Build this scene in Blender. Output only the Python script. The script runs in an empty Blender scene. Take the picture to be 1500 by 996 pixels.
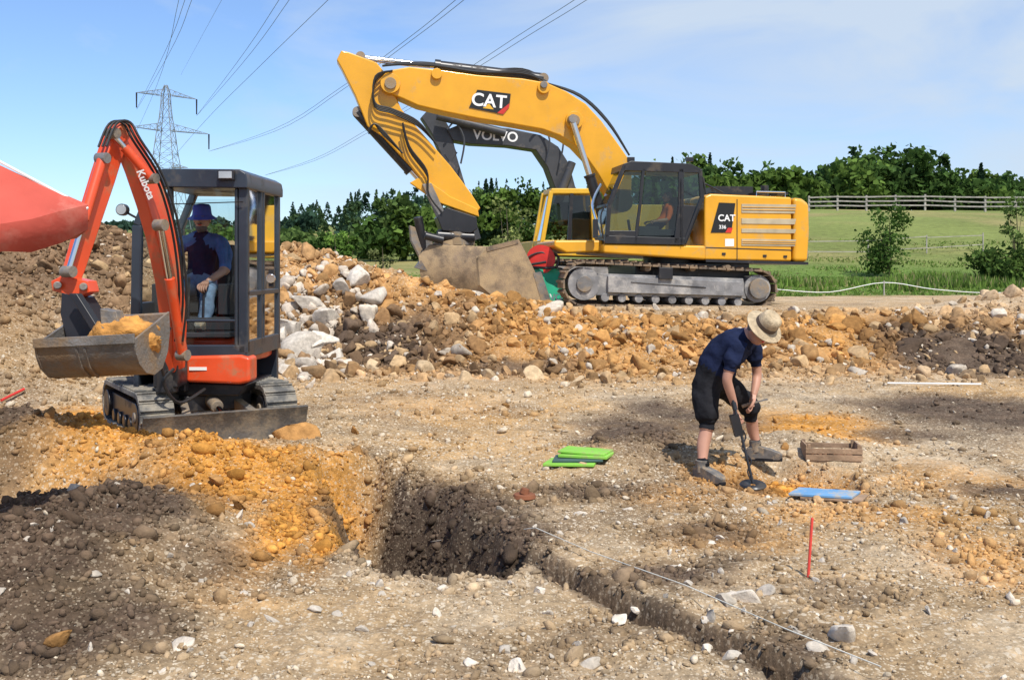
import bpy, bmesh, math, random
import numpy as np
from mathutils import Vector, Matrix
random.seed(3); rng=np.random.default_rng(7)
F=1500.0; HZ=390.0; EH=1.7
V=Vector
def P(px,py,d): return V(((px-750)/F*d, d, EH-(py-HZ)/F*d))
sc=bpy.context.scene
COL=sc.collection
# ---------------- materials
def mat(name,col,rough=.6,metal=0,var=.2,scale=3,bump=0,bscale=40,dirt=None,damt=.0,dscale=2.5,spec=.5,coat=0):
    m=bpy.data.materials.new(name); m.use_nodes=True; n=m.node_tree.nodes; l=m.node_tree.links
    b=n['Principled BSDF']; tc=n.new('ShaderNodeTexCoord')
    no=n.new('ShaderNodeTexNoise'); no.inputs['Scale'].default_value=scale; no.inputs['Detail'].default_value=4
    l.new(tc.outputs['Object'],no.inputs['Vector'])
    mr=n.new('ShaderNodeMapRange'); mr.inputs[1].default_value=.3; mr.inputs[2].default_value=.7
    mr.inputs[3].default_value=1-var; mr.inputs[4].default_value=1+var; l.new(no.outputs['Fac'],mr.inputs[0])
    mx=n.new('ShaderNodeVectorMath'); mx.operation='SCALE'; mx.inputs[0].default_value=col; l.new(mr.outputs[0],mx.inputs['Scale'])
    out=mx.outputs[0]
    b.inputs['Roughness'].default_value=rough
    if dirt:
        n2=n.new('ShaderNodeTexNoise'); n2.inputs['Scale'].default_value=dscale; n2.inputs['Detail'].default_value=7; n2.inputs['Roughness'].default_value=.7
        l.new(tc.outputs['Object'],n2.inputs['Vector'])
        m2=n.new('ShaderNodeMapRange'); m2.inputs[1].default_value=.62-damt*.35; m2.inputs[2].default_value=.78-damt*.3; l.new(n2.outputs['Fac'],m2.inputs[0])
        mm=n.new('ShaderNodeMix'); mm.data_type='RGBA'; l.new(m2.outputs[0],mm.inputs[0]); l.new(out,mm.inputs[6]); mm.inputs[7].default_value=(*dirt,1); out=mm.outputs[2]
        m3=n.new('ShaderNodeMapRange'); l.new(m2.outputs[0],m3.inputs[0]); m3.inputs[3].default_value=rough; m3.inputs[4].default_value=.95; l.new(m3.outputs[0],b.inputs['Roughness'])
    l.new(out,b.inputs['Base Color'])
    b.inputs['Metallic'].default_value=metal; b.inputs['Specular IOR Level'].default_value=spec
    if coat: b.inputs['Coat Weight'].default_value=coat; b.inputs['Coat Roughness'].default_value=.1
    if bump:
        nb=n.new('ShaderNodeTexNoise'); nb.inputs['Scale'].default_value=bscale; nb.inputs['Detail'].default_value=4; l.new(tc.outputs['Object'],nb.inputs['Vector'])
        bp=n.new('ShaderNodeBump'); bp.inputs['Strength'].default_value=bump; bp.inputs['Distance'].default_value=.02
        l.new(nb.outputs['Fac'],bp.inputs['Height']); l.new(bp.outputs[0],b.inputs['Normal'])
    return m
DUST=(.36,.26,.155)
M={}
M['yellow']=mat('machine_yellow',(.72,.345,.012),.38,var=.06,dirt=(.48,.30,.11),damt=.17,coat=.25)
M['yellow2']=mat('machine_yellow_b',(.70,.40,.03),.4,var=.06,dirt=(.48,.32,.13),damt=.15)
M['black']=mat('black_paint',(.018,.018,.021),.35,var=.2,dirt=(.08,.065,.05),damt=.2)
M['decal']=mat('decal_black',(.012,.012,.012),.4,var=.05)
M['rubber']=mat('hose_rubber',(.015,.015,.015),.55)
M['steel']=mat('worn_steel',(.20,.19,.18),.5,.4,var=.3,dirt=DUST,damt=.5,bump=.3)
M['blade']=mat('blade_steel',(.085,.078,.07),.55,.2,var=.35,dirt=(.24,.19,.13),damt=.45,dscale=4,bump=.3)
M['track']=mat('track_steel',(.09,.075,.06),.6,.2,var=.35,dirt=(.30,.21,.13),damt=.7,dscale=5,bump=.4)
M['tframe']=mat('track_frame_mud',(.20,.195,.195),.6,.0,var=.45,dirt=(.44,.41,.37),damt=.4,bump=.4)
M['rtrack']=mat('rubber_track',(.13,.127,.12),.85,var=.3,scale=6,dirt=(.28,.25,.20),damt=.6,dscale=6,bump=.4)
M['chrome']=mat('chrome_rod',(.7,.7,.7),.15,1,var=.05)
M['orange']=mat('orange_paint',(.70,.075,.018),.38,var=.1,dirt=(.38,.17,.08),damt=.28,dscale=4,coat=.25)
M['cabk']=mat('cab_dark_blue',(.028,.036,.05),.3,var=.2,dirt=(.10,.09,.08),damt=.2)
M['seat']=mat('seat',(.03,.03,.035),.8)
M['bucket']=mat('bucket_steel',(.20,.185,.17),.45,.4,var=.4,dirt=(.28,.19,.11),damt=.55,dscale=4,bump=.4)
M['bucket2']=mat('bucket_brown',(.22,.155,.095),.6,.1,var=.4,dirt=(.42,.30,.17),damt=.6,bump=.4)
M['silver']=mat('grille_silver',(.46,.39,.26),.5,.1)
M['white']=mat('white_paint',(.8,.8,.78),.5,var=.05)
M['red']=mat('red_paint',(.6,.03,.02),.5)
M['stakered']=mat('stake_red',(.75,.07,.05),.6)
M['volvo']=mat('dark_boom_grey',(.045,.047,.052),.45,var=.2,dirt=(.14,.12,.10),damt=.2)
M['green']=mat('green_tank',(.03,.40,.23),.5,var=.15,dirt=(.25,.22,.14),damt=.25)
M['skin']=mat('skin',(.48,.25,.17),.55,var=.12,scale=8)
M['navy']=mat('navy_cloth',(.014,.020,.050),.95,var=.3,scale=10,bump=1,bscale=9,spec=.1)
M['blackcloth']=mat('black_cloth',(.019,.019,.022),.95,var=.3,scale=12,bump=1,bscale=10,spec=.1)
M['bluecloth']=mat('blue_cloth',(.16,.23,.34),.9,var=.25,scale=14,bump=.8,bscale=14)
M['shirtblue']=mat('blue_shirt',(.05,.11,.28),.9,var=.3,scale=12,bump=.8,bscale=14)
M['bluehat']=mat('blue_hat',(.05,.09,.42),.9)
M['boot']=mat('boot_leather',(.13,.12,.11),.8,var=.3,scale=20,dirt=DUST,damt=.4,dscale=12)
M['straw']=mat('straw_hat',(.46,.36,.23),.85,var=.25,scale=30,bump=.6,bscale=120)
M['hatband']=mat('hat_band',(.10,.07,.05),.8)
M['hair']=mat('hair',(.12,.10,.09),.8)
M['hivis']=mat('orange_vest',(.9,.16,.02),.8)
M['coral']=mat('coral_fabric',(.50,.095,.07),.9,var=.2,scale=2.5,bump=.8,bscale=4,spec=.1,dirt=(.55,.22,.17),damt=.25,dscale=1.5)
M['wood']=mat('old_wood',(.30,.195,.12),.85,var=.35,scale=8,bump=.4)
M['woodg']=mat('grey_wood',(.34,.31,.27),.9,var=.3)
M['foamg']=mat('green_foam',(.22,.50,.06),.85,var=.15,dirt=(.32,.30,.14),damt=.3,dscale=9)
M['foamd']=mat('dark_foam',(.05,.10,.09),.8)
M['foamb']=mat('blue_foam',(.13,.30,.52),.85,var=.15,dirt=(.40,.36,.28),damt=.4,dscale=9)
M['rust']=mat('rust',(.20,.07,.03),.9)
M['wire']=mat('wire_metal',(.12,.12,.13),.6,.0)
M['galv']=mat('galvanised',(.20,.22,.24),.6,.0)
M['bark']=mat('bark',(.10,.075,.05),.9,var=.3)
M['clay']=mat('orange_clay',(.50,.235,.055),.95,var=.4,scale=12,bump=1,bscale=25)
M['string']=mat('string',(.60,.58,.50),.9)
M['glow']=mat('lamp_lens',(.45,.45,.45),.1,.3)
def glass(name,tint,fac):
    m=bpy.data.materials.new(name); m.use_nodes=True; n=m.node_tree.nodes; l=m.node_tree.links
    n.remove(n['Principled BSDF']); t=n.new('ShaderNodeBsdfTransparent'); t.inputs[0].default_value=(*tint,1)
    g=n.new('ShaderNodeBsdfGlossy'); g.inputs['Roughness'].default_value=.03
    lw=n.new('ShaderNodeLayerWeight'); lw.inputs[0].default_value=fac
    x=n.new('ShaderNodeMixShader'); l.new(lw.outputs['Fresnel'],x.inputs[0]); l.new(t.outputs[0],x.inputs[1]); l.new(g.outputs[0],x.inputs[2])
    l.new(x.outputs[0],n['Material Output'].inputs[0]); return m
M['glass']=glass('cab_glass',(.80,.86,.86),.3)
M['glassd']=glass('cab_glass_tinted',(.42,.52,.50),.42)
def attrmat(name,rough=.95,leaf=False,ground=False):
    m=bpy.data.materials.new(name); m.use_nodes=True; n=m.node_tree.nodes; l=m.node_tree.links
    b=n['Principled BSDF']; b.inputs['Roughness'].default_value=rough; b.inputs['Specular IOR Level'].default_value=.15
    a=n.new('ShaderNodeAttribute'); a.attribute_name='Col'; tc=n.new('ShaderNodeTexCoord')
    out=a.outputs['Color']
    def noise(s,d=5,r=.65):
        x=n.new('ShaderNodeTexNoise'); x.inputs['Scale'].default_value=s; x.inputs['Detail'].default_value=d; x.inputs['Roughness'].default_value=r
        l.new(tc.outputs['Object'],x.inputs['Vector']); return x.outputs['Fac']
    def mrange(i,a0,a1,b0,b1):
        x=n.new('ShaderNodeMapRange'); x.inputs[1].default_value=a0;x.inputs[2].default_value=a1;x.inputs[3].default_value=b0;x.inputs[4].default_value=b1
        l.new(i,x.inputs[0]); return x.outputs[0]
    def scale(c,f):
        x=n.new('ShaderNodeVectorMath'); x.operation='SCALE'; l.new(c,x.inputs[0]); l.new(f,x.inputs['Scale']); return x.outputs[0]
    if leaf:
        tr=n.new('ShaderNodeBsdfTranslucent'); l.new(out,tr.inputs[0]); x=n.new('ShaderNodeMixShader'); x.inputs[0].default_value=.3
        d=n.new('ShaderNodeBsdfDiffuse'); l.new(out,d.inputs[0])
        l.new(d.outputs[0],x.inputs[1]); l.new(tr.outputs[0],x.inputs[2]); l.new(x.outputs[0],n['Material Output'].inputs[0]); return m
    if ground:
        out=scale(out,mrange(noise(2.2,8),.3,.7,.72,1.28)); out=scale(out,mrange(noise(24,5,.75),.3,.7,.55,1.45))
        def chips(s,thr,prob,col):
            nonlocal out
            nz=n.new('ShaderNodeTexNoise'); nz.inputs['Scale'].default_value=s*2; nz.inputs['Detail'].default_value=1; l.new(tc.outputs['Object'],nz.inputs['Vector'])
            va=n.new('ShaderNodeVectorMath'); va.operation='MULTIPLY_ADD'; va.inputs[1].default_value=(.6/s,)*3; l.new(nz.outputs['Color'],va.inputs[0]); l.new(tc.outputs['Object'],va.inputs[2])
            v=n.new('ShaderNodeTexVoronoi'); v.inputs['Scale'].default_value=s; l.new(va.outputs[0],v.inputs['Vector'])
            sep=n.new('ShaderNodeSeparateColor'); l.new(v.outputs['Color'],sep.inputs[0])
            c1=mrange(v.outputs['Distance'],thr,thr+.06,1,0); c2=mrange(sep.outputs[0],prob,prob+.02,0,1)
            mu=n.new('ShaderNodeMath'); mu.operation='MULTIPLY'; l.new(c1,mu.inputs[0]); l.new(c2,mu.inputs[1])
            m3=n.new('ShaderNodeMath'); m3.operation='MULTIPLY'; l.new(mu.outputs[0],m3.inputs[0]); l.new(a.outputs['Alpha'],m3.inputs[1])
            mm=n.new('ShaderNodeMix'); mm.data_type='RGBA'; l.new(m3.outputs[0],mm.inputs[0]); l.new(out,mm.inputs[6]); mm.inputs[7].default_value=(*col,1); out=mm.outputs[2]
            return m3.outputs[0]
        chips(30,.36,.70,(.60,.50,.37)); chips(66,.38,.64,(.58,.47,.33))
        bp=n.new('ShaderNodeBump'); bp.inputs['Strength'].default_value=.9; bp.inputs['Distance'].default_value=.016; l.new(noise(42,6,.75),bp.inputs['Height']); l.new(bp.outputs[0],b.inputs['Normal'])
    else:
        out=scale(out,mrange(noise(14,4),.3,.7,.7,1.3))
        bp=n.new('ShaderNodeBump'); bp.inputs['Strength'].default_value=.7; bp.inputs['Distance'].default_value=.014; l.new(noise(50,4,.7),bp.inputs['Height']); l.new(bp.outputs[0],b.inputs['Normal'])
    l.new(out,b.inputs['Base Color']); return m
MG=attrmat('ground_soil',ground=True); MR=attrmat('rock'); ML=attrmat('leaf',.6,leaf=True)
# ---------------- mesh builder
def root(name,loc=(0,0,0),rz=0):
    e=bpy.data.objects.new(name,None); COL.objects.link(e); e.location=loc; e.rotation_euler=(0,0,rz); e.empty_display_size=.2; return e
def rmat(e): return Matrix.Translation(e.location)@e.rotation_euler.to_matrix().to_4x4()
class B:
    def __init__(s): s.v=[];s.f=[];s.m=[];s.mats=[];s.cur=0
    def use(s,k):
        m=M[k]
        if m not in s.mats: s.mats.append(m)
        s.cur=s.mats.index(m); return s
    def add(s,vs,fs):
        o=len(s.v); s.v+=[tuple(v) for v in vs]; s.f+=[tuple(i+o for i in f) for f in fs]; s.m+=[s.cur]*len(fs); return s
    def box(s,c,d,R=None):
        R=R or Matrix.Identity(3); c=V(c); vs=[c+R@V((x*d[0]/2,y*d[1]/2,z*d[2]/2)) for x in(-1,1) for y in(-1,1) for z in(-1,1)]
        return s.add(vs,[(0,1,3,2),(4,6,7,5),(0,4,5,1),(2,3,7,6),(0,2,6,4),(1,5,7,3)])
    def prism(s,ring,vec):
        n=len(ring); vec=V(vec); r2=[V(p)+vec for p in ring]
        return s.add(list(ring)+r2,[tuple(range(n)),tuple(range(2*n-1,n-1,-1))]+[(i,(i+1)%n,n+(i+1)%n,n+i) for i in range(n)])
    def cyl(s,p,q,r,r2=None,n=16):
        p=V(p);q=V(q); r2=r if r2 is None else r2; t=(q-p).normalized(); a=t.orthogonal().normalized(); b=t.cross(a)
        vs=[]
        for c,rr in((p,r),(q,r2)):
            for i in range(n):
                an=2*math.pi*i/n; vs.append(c+(a*math.cos(an)+b*math.sin(an))*rr)
        return s.add(vs,[tuple(range(n)),tuple(range(2*n-1,n-1,-1))]+[(i,(i+1)%n,n+(i+1)%n,n+i) for i in range(n)])
    def tube(s,pts,r,n=8,sm=True):
        pts=[V(p) for p in pts]
        rs=r if isinstance(r,(list,tuple)) else [r]*len(pts)
        if sm and len(pts)>2:
            q=[];qr=[]
            for i in range(len(pts)-1):
                p0=pts[max(i-1,0)];p1=pts[i];p2=pts[i+1];p3=pts[min(i+2,len(pts)-1)]
                for k in range(5):
                    t=k/5; q.append(.5*((2*p1)+(p2-p0)*t+(2*p0-5*p1+4*p2-p3)*t*t+(3*p1-p0-3*p2+p3)*t**3)); qr.append(rs[i]*(1-t)+rs[i+1]*t)
            q.append(pts[-1]); qr.append(rs[-1]); pts=q; rs=qr
        a=None; vs=[]; N=len(pts)
        for i,p in enumerate(pts):
            t=(pts[min(i+1,N-1)]-pts[max(i-1,0)]).normalized()
            a=t.orthogonal().normalized() if a is None else (a-t*a.dot(t)).normalized()
            b=t.cross(a)
            for k in range(n):
                an=2*math.pi*k/n; vs.append(p+(a*math.cos(an)+b*math.sin(an))*rs[i])
        fs=[tuple(range(n)),tuple(range(N*n-1,(N-1)*n-1,-1))]
        for i in range(N-1):
            for k in range(n): fs.append((i*n+k,i*n+(k+1)%n,(i+1)*n+(k+1)%n,(i+1)*n+k))
        return s.add(vs,fs)
    def sweep(s,pts,W,H,side):
        pts=[V(p) for p in pts]; side=V(side).normalized(); N=len(pts); vs=[]
        for i,p in enumerate(pts):
            t=(pts[min(i+1,N-1)]-pts[max(i-1,0)]).normalized(); sd=(side-t*side.dot(t)).normalized(); up=sd.cross(t)
            w=W[i] if isinstance(W,list) else W; h=H[i] if isinstance(H,list) else H
            for a,b in((-1,-1),(1,-1),(1,1),(-1,1)): vs.append(p+sd*a*w/2+up*b*h/2)
        fs=[(0,1,2,3),(4*N-1,4*N-2,4*N-3,4*N-4)]
        for i in range(N-1):
            for k in range(4): fs.append((i*4+k,i*4+(k+1)%4,(i+1)*4+(k+1)%4,(i+1)*4+k))
        return s.add(vs,fs)
    def ball(s,c,r,R=None,nu=16,nv=10):
        c=V(c); r=(r,r,r) if not isinstance(r,(tuple,list)) else r; R=R or Matrix.Identity(3); vs=[]
        for j in range(nv+1):
            th=math.pi*j/nv
            for i in range(nu):
                ph=2*math.pi*i/nu; vs.append(c+R@V((r[0]*math.sin(th)*math.cos(ph),r[1]*math.sin(th)*math.sin(ph),r[2]*math.cos(th))))
        return s.add(vs,[(j*nu+i,j*nu+(i+1)%nu,(j+1)*nu+(i+1)%nu,(j+1)*nu+i) for j in range(nv) for i in range(nu)])
    def lathe(s,c,ax,prof,n=28):
        ax=V(ax).normalized(); a=ax.orthogonal().normalized(); b=ax.cross(a); c=V(c); vs=[]
        for r,h in prof:
            for i in range(n):
                an=2*math.pi*i/n; vs.append(c+ax*h+(a*math.cos(an)+b*math.sin(an))*r)
        return s.add(vs,[(j*n+i,j*n+(i+1)%n,(j+1)*n+(i+1)%n,(j+1)*n+i) for j in range(len(prof)-1) for i in range(n)])
    def done(s,name,parent=None,bevel=0,seg=2,ang=35,recalc=True):
        me=bpy.data.meshes.new(name); vs=s.v
        if parent is not None:
            inv=rmat(parent).inverted(); vs=[tuple(inv@V(v)) for v in vs]
        me.from_pydata(vs,[],s.f)
        for m in s.mats: me.materials.append(m)
        me.polygons.foreach_set('material_index',s.m)
        if recalc:
            bm=bmesh.new(); bm.from_mesh(me); bmesh.ops.remove_doubles(bm,verts=bm.verts,dist=1e-6); bmesh.ops.recalc_face_normals(bm,faces=bm.faces); bm.to_mesh(me); bm.free()
        me.polygons.foreach_set('use_smooth',[True]*len(me.polygons)); me.set_sharp_from_angle(angle=math.radians(ang))
        ob=bpy.data.objects.new(name,me); COL.objects.link(ob)
        if parent is not None: ob.parent=parent
        if bevel:
            bv=ob.modifiers.new('bevel','BEVEL'); bv.width=bevel; bv.segments=seg; bv.limit_method='ANGLE'; bv.angle_limit=math.radians(40); bv.harden_normals=True
        return ob
def text(s,o,ex,ez,size,key,parent,name,ext=.002,bold=True):
    cu=bpy.data.curves.new(name,'FONT'); cu.body=s; cu.size=1; cu.extrude=.01; cu.offset=.02 if bold else 0; cu.align_x='CENTER'; cu.align_y='CENTER'
    t=bpy.data.objects.new('tmp',cu); COL.objects.link(t); bpy.context.view_layer.update()
    me=bpy.data.meshes.new_from_object(t.evaluated_get(bpy.context.evaluated_depsgraph_get())); bpy.data.objects.remove(t)
    ex=V(ex).normalized(); ez=V(ez); ez=(ez-ex*ez.dot(ex)).normalized(); n=ex.cross(ez); inv=rmat(parent).inverted()
    for v in me.vertices: v.co=inv@(V(o)+ex*v.co.x*size+ez*v.co.y*size+n*v.co.z*ext/.01)
    me.materials.clear(); me.materials.append(M[key]); ob=bpy.data.objects.new(name,me); COL.objects.link(ob); ob.parent=parent; return ob
# ---------------- numpy noise / terrain
def vn(x,y,seed):
    xi=np.floor(x).astype(np.int64); yi=np.floor(y).astype(np.int64); fx=x-xi; fy=y-yi
    fx=fx*fx*(3-2*fx); fy=fy*fy*(3-2*fy)
    def h(a,b):
        k=(a*374761393+b*668265263+seed*974711)&0xffffffff; k=((k^(k>>13))*1274126177)&0xffffffff; k=(k^(k>>16))&0xffffffff
        return k/4294967295.0*2-1
    return (h(xi,yi)*(1-fx)+h(xi+1,yi)*fx)*(1-fy)+(h(xi,yi+1)*(1-fx)+h(xi+1,yi+1)*fx)*fy
def fbm(x,y,s0,oc,seed,g=.5):
    r=0;a=1;t=0
    for i in range(oc):
        r=r+a*vn(x/s0*2**i+i*17.3,y/s0*2**i-i*9.1,seed+i); t+=a; a*=g
    return r/t
def ss(a,b,x): t=np.clip((x-a)/(b-a),0,1); return t*t*(3-2*t)
def ga(x,y,cx,cy,sx,sy): return np.exp(-((x-cx)/sx)**2-((y-cy)/sy)**2)
def G(px,py): d=2550.0/(py-390); return (px-750)/F*d,d
def polysd(x,y,poly):
    d=np.full(np.shape(x),1e9); ins=np.zeros(np.shape(x),bool); n=len(poly)
    for i in range(n):
        ax,ay=poly[i];bx,by=poly[(i+1)%n]; ex,ey=bx-ax,by-ay
        t=np.clip(((x-ax)*ex+(y-ay)*ey)/(ex*ex+ey*ey),0,1); d=np.minimum(d,np.hypot(x-ax-t*ex,y-ay-t*ey))
        c=((ay>y)!=(by>y))&(x<(bx-ax)*(y-ay)/(by-ay+1e-12)+ax); ins^=c
    return np.where(ins,-d,d)
def linesd(x,y,pl):
    d=np.full(np.shape(x),1e9)
    for (ax,ay),(bx,by) in zip(pl[:-1],pl[1:]):
        ex,ey=bx-ax,by-ay; t=np.clip(((x-ax)*ex+(y-ay)*ey)/(ex*ex+ey*ey),0,1); d=np.minimum(d,np.hypot(x-ax-t*ex,y-ay-t*ey))
    return d
PIT=[G(465,700),G(560,690),G(660,722),G(785,812),G(740,838),G(560,848),G(500,815)]
DITCH=[G(785,815),G(900,872),G(1050,934),G(1210,1000),G(1400,1100)]
HOLE=[G(1040,690),G(1130,672),G(1235,690),G(1265,715),G(1150,728),G(1060,718)]
def gh(x,y):
    x=np.asarray(x,float); y=np.asarray(y,float)
    wx=x+.12*fbm(x,y,.5,3,91); wy=y+.12*fbm(x,y,.5,3,92)
    z=.8*ss(15.3,19.5,y)+.05*ss(10,15,y)
    a=x/np.maximum(y,1); w=ss(0,.3,a)
    zr=np.interp(y,[30,42,52,70,110,160,300,600,3000],[0,.45,1.35,3.6,6.95,8.6,11,13,9]); zl=np.interp(y,[30,60,120,250,400,600,3000],[0,.35,2.8,8,17,22,10])
    z=z+zr*w+zl*(1-w)
    z=z+.13*np.exp(-(np.abs(x+3.0)/2.0)**4-(np.abs(y-10.2)/1.9)**4)
    pile=.50*ga(wx,wy,-3.9,7.9,1.1,.75)+.26*ga(wx,wy,-2.3,7.85,.75,.5)+.14*ga(wx,wy,-1.35,8.3,.5,.35)+.34*ga(wx,wy,-2.45,6.3,.75,.7)+.3*ga(wx,wy,-2.6,5.2,.9,.7)
    shade_hollow=.60*ga(wx,wy,-3.3,6.85,.5,.55)  # hollow added to deepen the dark shadow by the left pile
    mid=1.05*ga(wx,wy,-3.3,18.2,2.0,1.5)+.42*ga(wx,wy,-.6,17.4,1.6,1.2)+.42*ga(wx,wy,-5.5,18.5,1.6,1.6)+.24*ga(wx,wy,2.5,17,3,1)+.16*ga(wx,wy,7,17.5,4,1.2)+.35*ga(wx,wy,10.2,20,1.6,1.2)
    big=2.35*ga(wx,wy,-9.3,17.3,3.2,3.4)+.6*ga(wx,wy,-7.2,13.5,1.6,2.2)+1.5*ga(wx,wy,-15,16,4,4)
    rim=.10*ga(wx,wy,.9,8.9,.5,.5)+.12*ga(wx,wy,1.25,9.4,.5,.4)+.12*ga(wx,wy,2.6,9.6,.6,.35)
    psd=polysd(x+.16*fbm(x,y,.35,4,5),y+.16*fbm(x,y,.35,4,6),PIT); pit=-.72*ss(.04,-.34,psd)
    dd=linesd(x+.09*fbm(x,y,.35,4,15),y+.09*fbm(x,y,.35,4,16),DITCH); ditch=-.22*ss(.11,.05,dd)
    hole=-.15*ss(.1,-.12,polysd(x+.08*fbm(x,y,.3,3,25),y,HOLE))
    rough=np.clip(pile*2+mid*1.4+big*.6+rim*2+.5*ss(.25,-.2,psd),0,1.2); site=1-ss(26,34,y)
    z=z+(pile-shade_hollow+mid+big+rim+pit+ditch+hole)
    n1=fbm(x,y,1.6,4,31); n2=fbm(x,y,.35,5,41,.62)
    rg=1-np.abs(fbm(x,y,.55,4,55,.6))*2
    z=z+site*(n1*.045+n2*(.03+.09*rough)+rough*.12*(rg-.4)+.022*fbm(x,y,.1,2,61)*(y<22)+np.minimum(mid+big*.4,1)*.2*fbm(x,y,.5,4,66,.6))
    z=z+(1-site)*fbm(x,y,6,4,71)*.15+ss(50,90,y)*fbm(x,y,28,3,75)*.5
    return z
def axis(fn,lo,hi):
    r=[lo]
    while r[-1]<hi: r.append(r[-1]+fn(r[-1]))
    return np.array(r)
xs=axis(lambda v:.033 if abs(v)<4.6 else .033+.02*(abs(v)-4.6),0,1500); xs=np.concatenate([-xs[:0:-1],xs])
ys=np.concatenate([np.linspace(-60,3,30)[:-1],axis(lambda v:.0046*v if v<22 else .018*v,3,3000)])
X,Y=np.meshgrid(xs,ys); X=X.ravel();Y=Y.ravel(); Z=gh(X,Y)
def blob(lst,x,y):
    wx=x+.25*fbm(x,y,.7,4,111,.6)*np.maximum(1,y/9); wy=y+.3*fbm(x,y,.7,4,112,.6)*np.maximum(1,y/7); r=0
    for px,py,rx,ry,a in lst:
        cx,cy=G(px,py); sx=rx*cy/F; sy=ry*cy*cy/2550; r=np.maximum(r,a*np.exp(-(((wx-cx)/sx)**2+((wy-cy)/sy)**2)**1.5))
    return r
ORG=[(60,640,140,35,1),(230,680,150,50,1),(360,720,120,55,1),(455,745,50,90,1),(500,780,30,60,1),(1150,700,120,28,1),(1180,625,110,22,.9),(1260,760,200,22,.5),(1080,790,120,25,.4),(1400,700,120,30,.4),(800,540,300,20,.4),(1300,540,160,14,.5),(1440,820,100,50,.5),(640,600,150,25,.3),(330,900,100,25,.25),(1000,730,100,20,.35)]
DRK=[(90,850,190,140,1),(30,700,90,60,.8),(180,760,110,30,.85),(120,950,190,60,.8),(620,740,140,45,1),(700,790,110,50,1),(860,720,120,14,.6),(930,640,90,40,.9),(1000,610,100,30,.8),(1420,545,140,14,1),(1420,605,160,30,1),(1330,635,80,10,.7),(990,845,150,26,.7),(1150,945,110,35,.7),(1030,780,90,16,.6),(560,545,160,10,.8),(740,553,120,6,.7),(1250,880,120,25,.4),(1100,700,40,20,.6),(300,860,80,50,.6),(1480,720,60,12,.7),(430,500,60,20,.3),(850,930,200,30,.4),(700,970,180,25,.35)]
def gcol(x,y):
    n=fbm(x,y,1.3,5,201,.6); n2=fbm(x,y,.25,4,211,.6)
    o=blob(ORG,x,y); d=blob(DRK,x,y)
    base=np.array([.39,.270,.150]); c=np.ones((len(x),1))*base
    c=c*(1+.25*n2)[:,None]
    t=ss(-.1,.45,n)[:,None]; c=c*(1-t*.55)+np.array([.52,.42,.295])*t*.55
    t=ss(.0,.5,fbm(x,y,1.9,4,231,.6))[:,None]*.6; c=c*(1-t)+np.array([.43,.245,.085])*t
    t=ss(.0,.4,fbm(x,y,1.1,5,251,.65))[:,None]*.6; c=c*(1-t)+np.array([.19,.13,.078])*t
    hp=(ga(x,y,-2,17.6,4,2.4)+ga(x,y,3,17,6,1.6)+.5*ga(x,y,9,17.5,4,2))[:,None]; hp=np.clip(hp,0,1)*.9; c=c*(1-hp)+np.array([.39,.215,.085])*(1+.4*n2[:,None]+.35*n[:,None])*hp
    o=np.clip(o*1.3-.1,0,1)[:,None]; c=c*(1-o)+np.array([.50,.235,.05])*(1+.35*n2[:,None])*o
    d=np.clip(d*1.45-.15+.3*n2*(d>.1),0,1)
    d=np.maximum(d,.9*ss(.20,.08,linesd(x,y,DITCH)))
    big=np.clip(ga(x,y,-9.3,16.5,3.4,4.5)*1.6,0,.95)
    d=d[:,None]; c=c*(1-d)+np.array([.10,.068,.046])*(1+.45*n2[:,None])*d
    b=big[:,None]; c=c*(1-b)+np.array([.17,.105,.06])*(1+.4*n2[:,None]+.35*n[:,None])*b
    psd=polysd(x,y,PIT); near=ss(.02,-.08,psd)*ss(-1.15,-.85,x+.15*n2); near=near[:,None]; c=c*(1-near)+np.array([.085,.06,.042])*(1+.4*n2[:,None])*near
    chip=(1-d[:,0]*.8)*(1-o[:,0]*.65)*(1-big*.85)*(1-.5*hp[:,0])
    edge=29.5+1.5*fbm(x,y,3,3,301); gm=ss(edge-.8,edge+.8,y)
    g=np.array([.105,.17,.032])*(1+.3*fbm(x,y,5,5,311))[:,None]
    far=ss(42,56,y)[:,None]; g=g*(1-far)+np.array([.17,.20,.055])*(1+.3*fbm(x,y,9,5,313))[:,None]*far
    dry=ss(-.15,.3,fbm(x*.7,y*.45,9,5,321,.65))[:,None]*ss(42,56,y)[:,None]*.75; g=g*(1-dry)+np.array([.29,.24,.10])*dry
    gm=gm[:,None]; c=c*(1-gm)+g*gm; chip=chip*(1-gm[:,0])
    return np.clip(c,.005,.9),chip
def mesh_np(name,verts,faces,nper,cols,material,alpha=None,smooth=False):
    me=bpy.data.meshes.new(name); nv=len(verts); nf=len(faces)
    me.vertices.add(nv); me.vertices.foreach_set('co',np.ascontiguousarray(verts,dtype=np.float32).ravel())
    me.loops.add(nf*nper); me.loops.foreach_set('vertex_index',np.ascontiguousarray(faces,dtype=np.int32).ravel())
    me.polygons.add(nf); me.polygons.foreach_set('loop_start',np.arange(0,nf*nper,nper,dtype=np.int32))
    if smooth: me.polygons.foreach_set('use_smooth',np.ones(nf,bool))
    me.update(calc_edges=True)
    at=me.color_attributes.new('Col','FLOAT_COLOR','POINT'); a=np.ones((nv,4),np.float32); a[:,:3]=cols
    if alpha is not None: a[:,3]=alpha
    at.data.foreach_set('color',a.ravel()); me.materials.append(material)
    ob=bpy.data.objects.new(name,me); COL.objects.link(ob); return ob
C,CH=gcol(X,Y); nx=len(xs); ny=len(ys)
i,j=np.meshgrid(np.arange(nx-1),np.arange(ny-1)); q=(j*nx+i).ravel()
mesh_np('ground',np.stack([X,Y,Z],1),np.stack([q,q+1,q+nx+1,q+nx],1),4,C,MG,CH,True)
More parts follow.
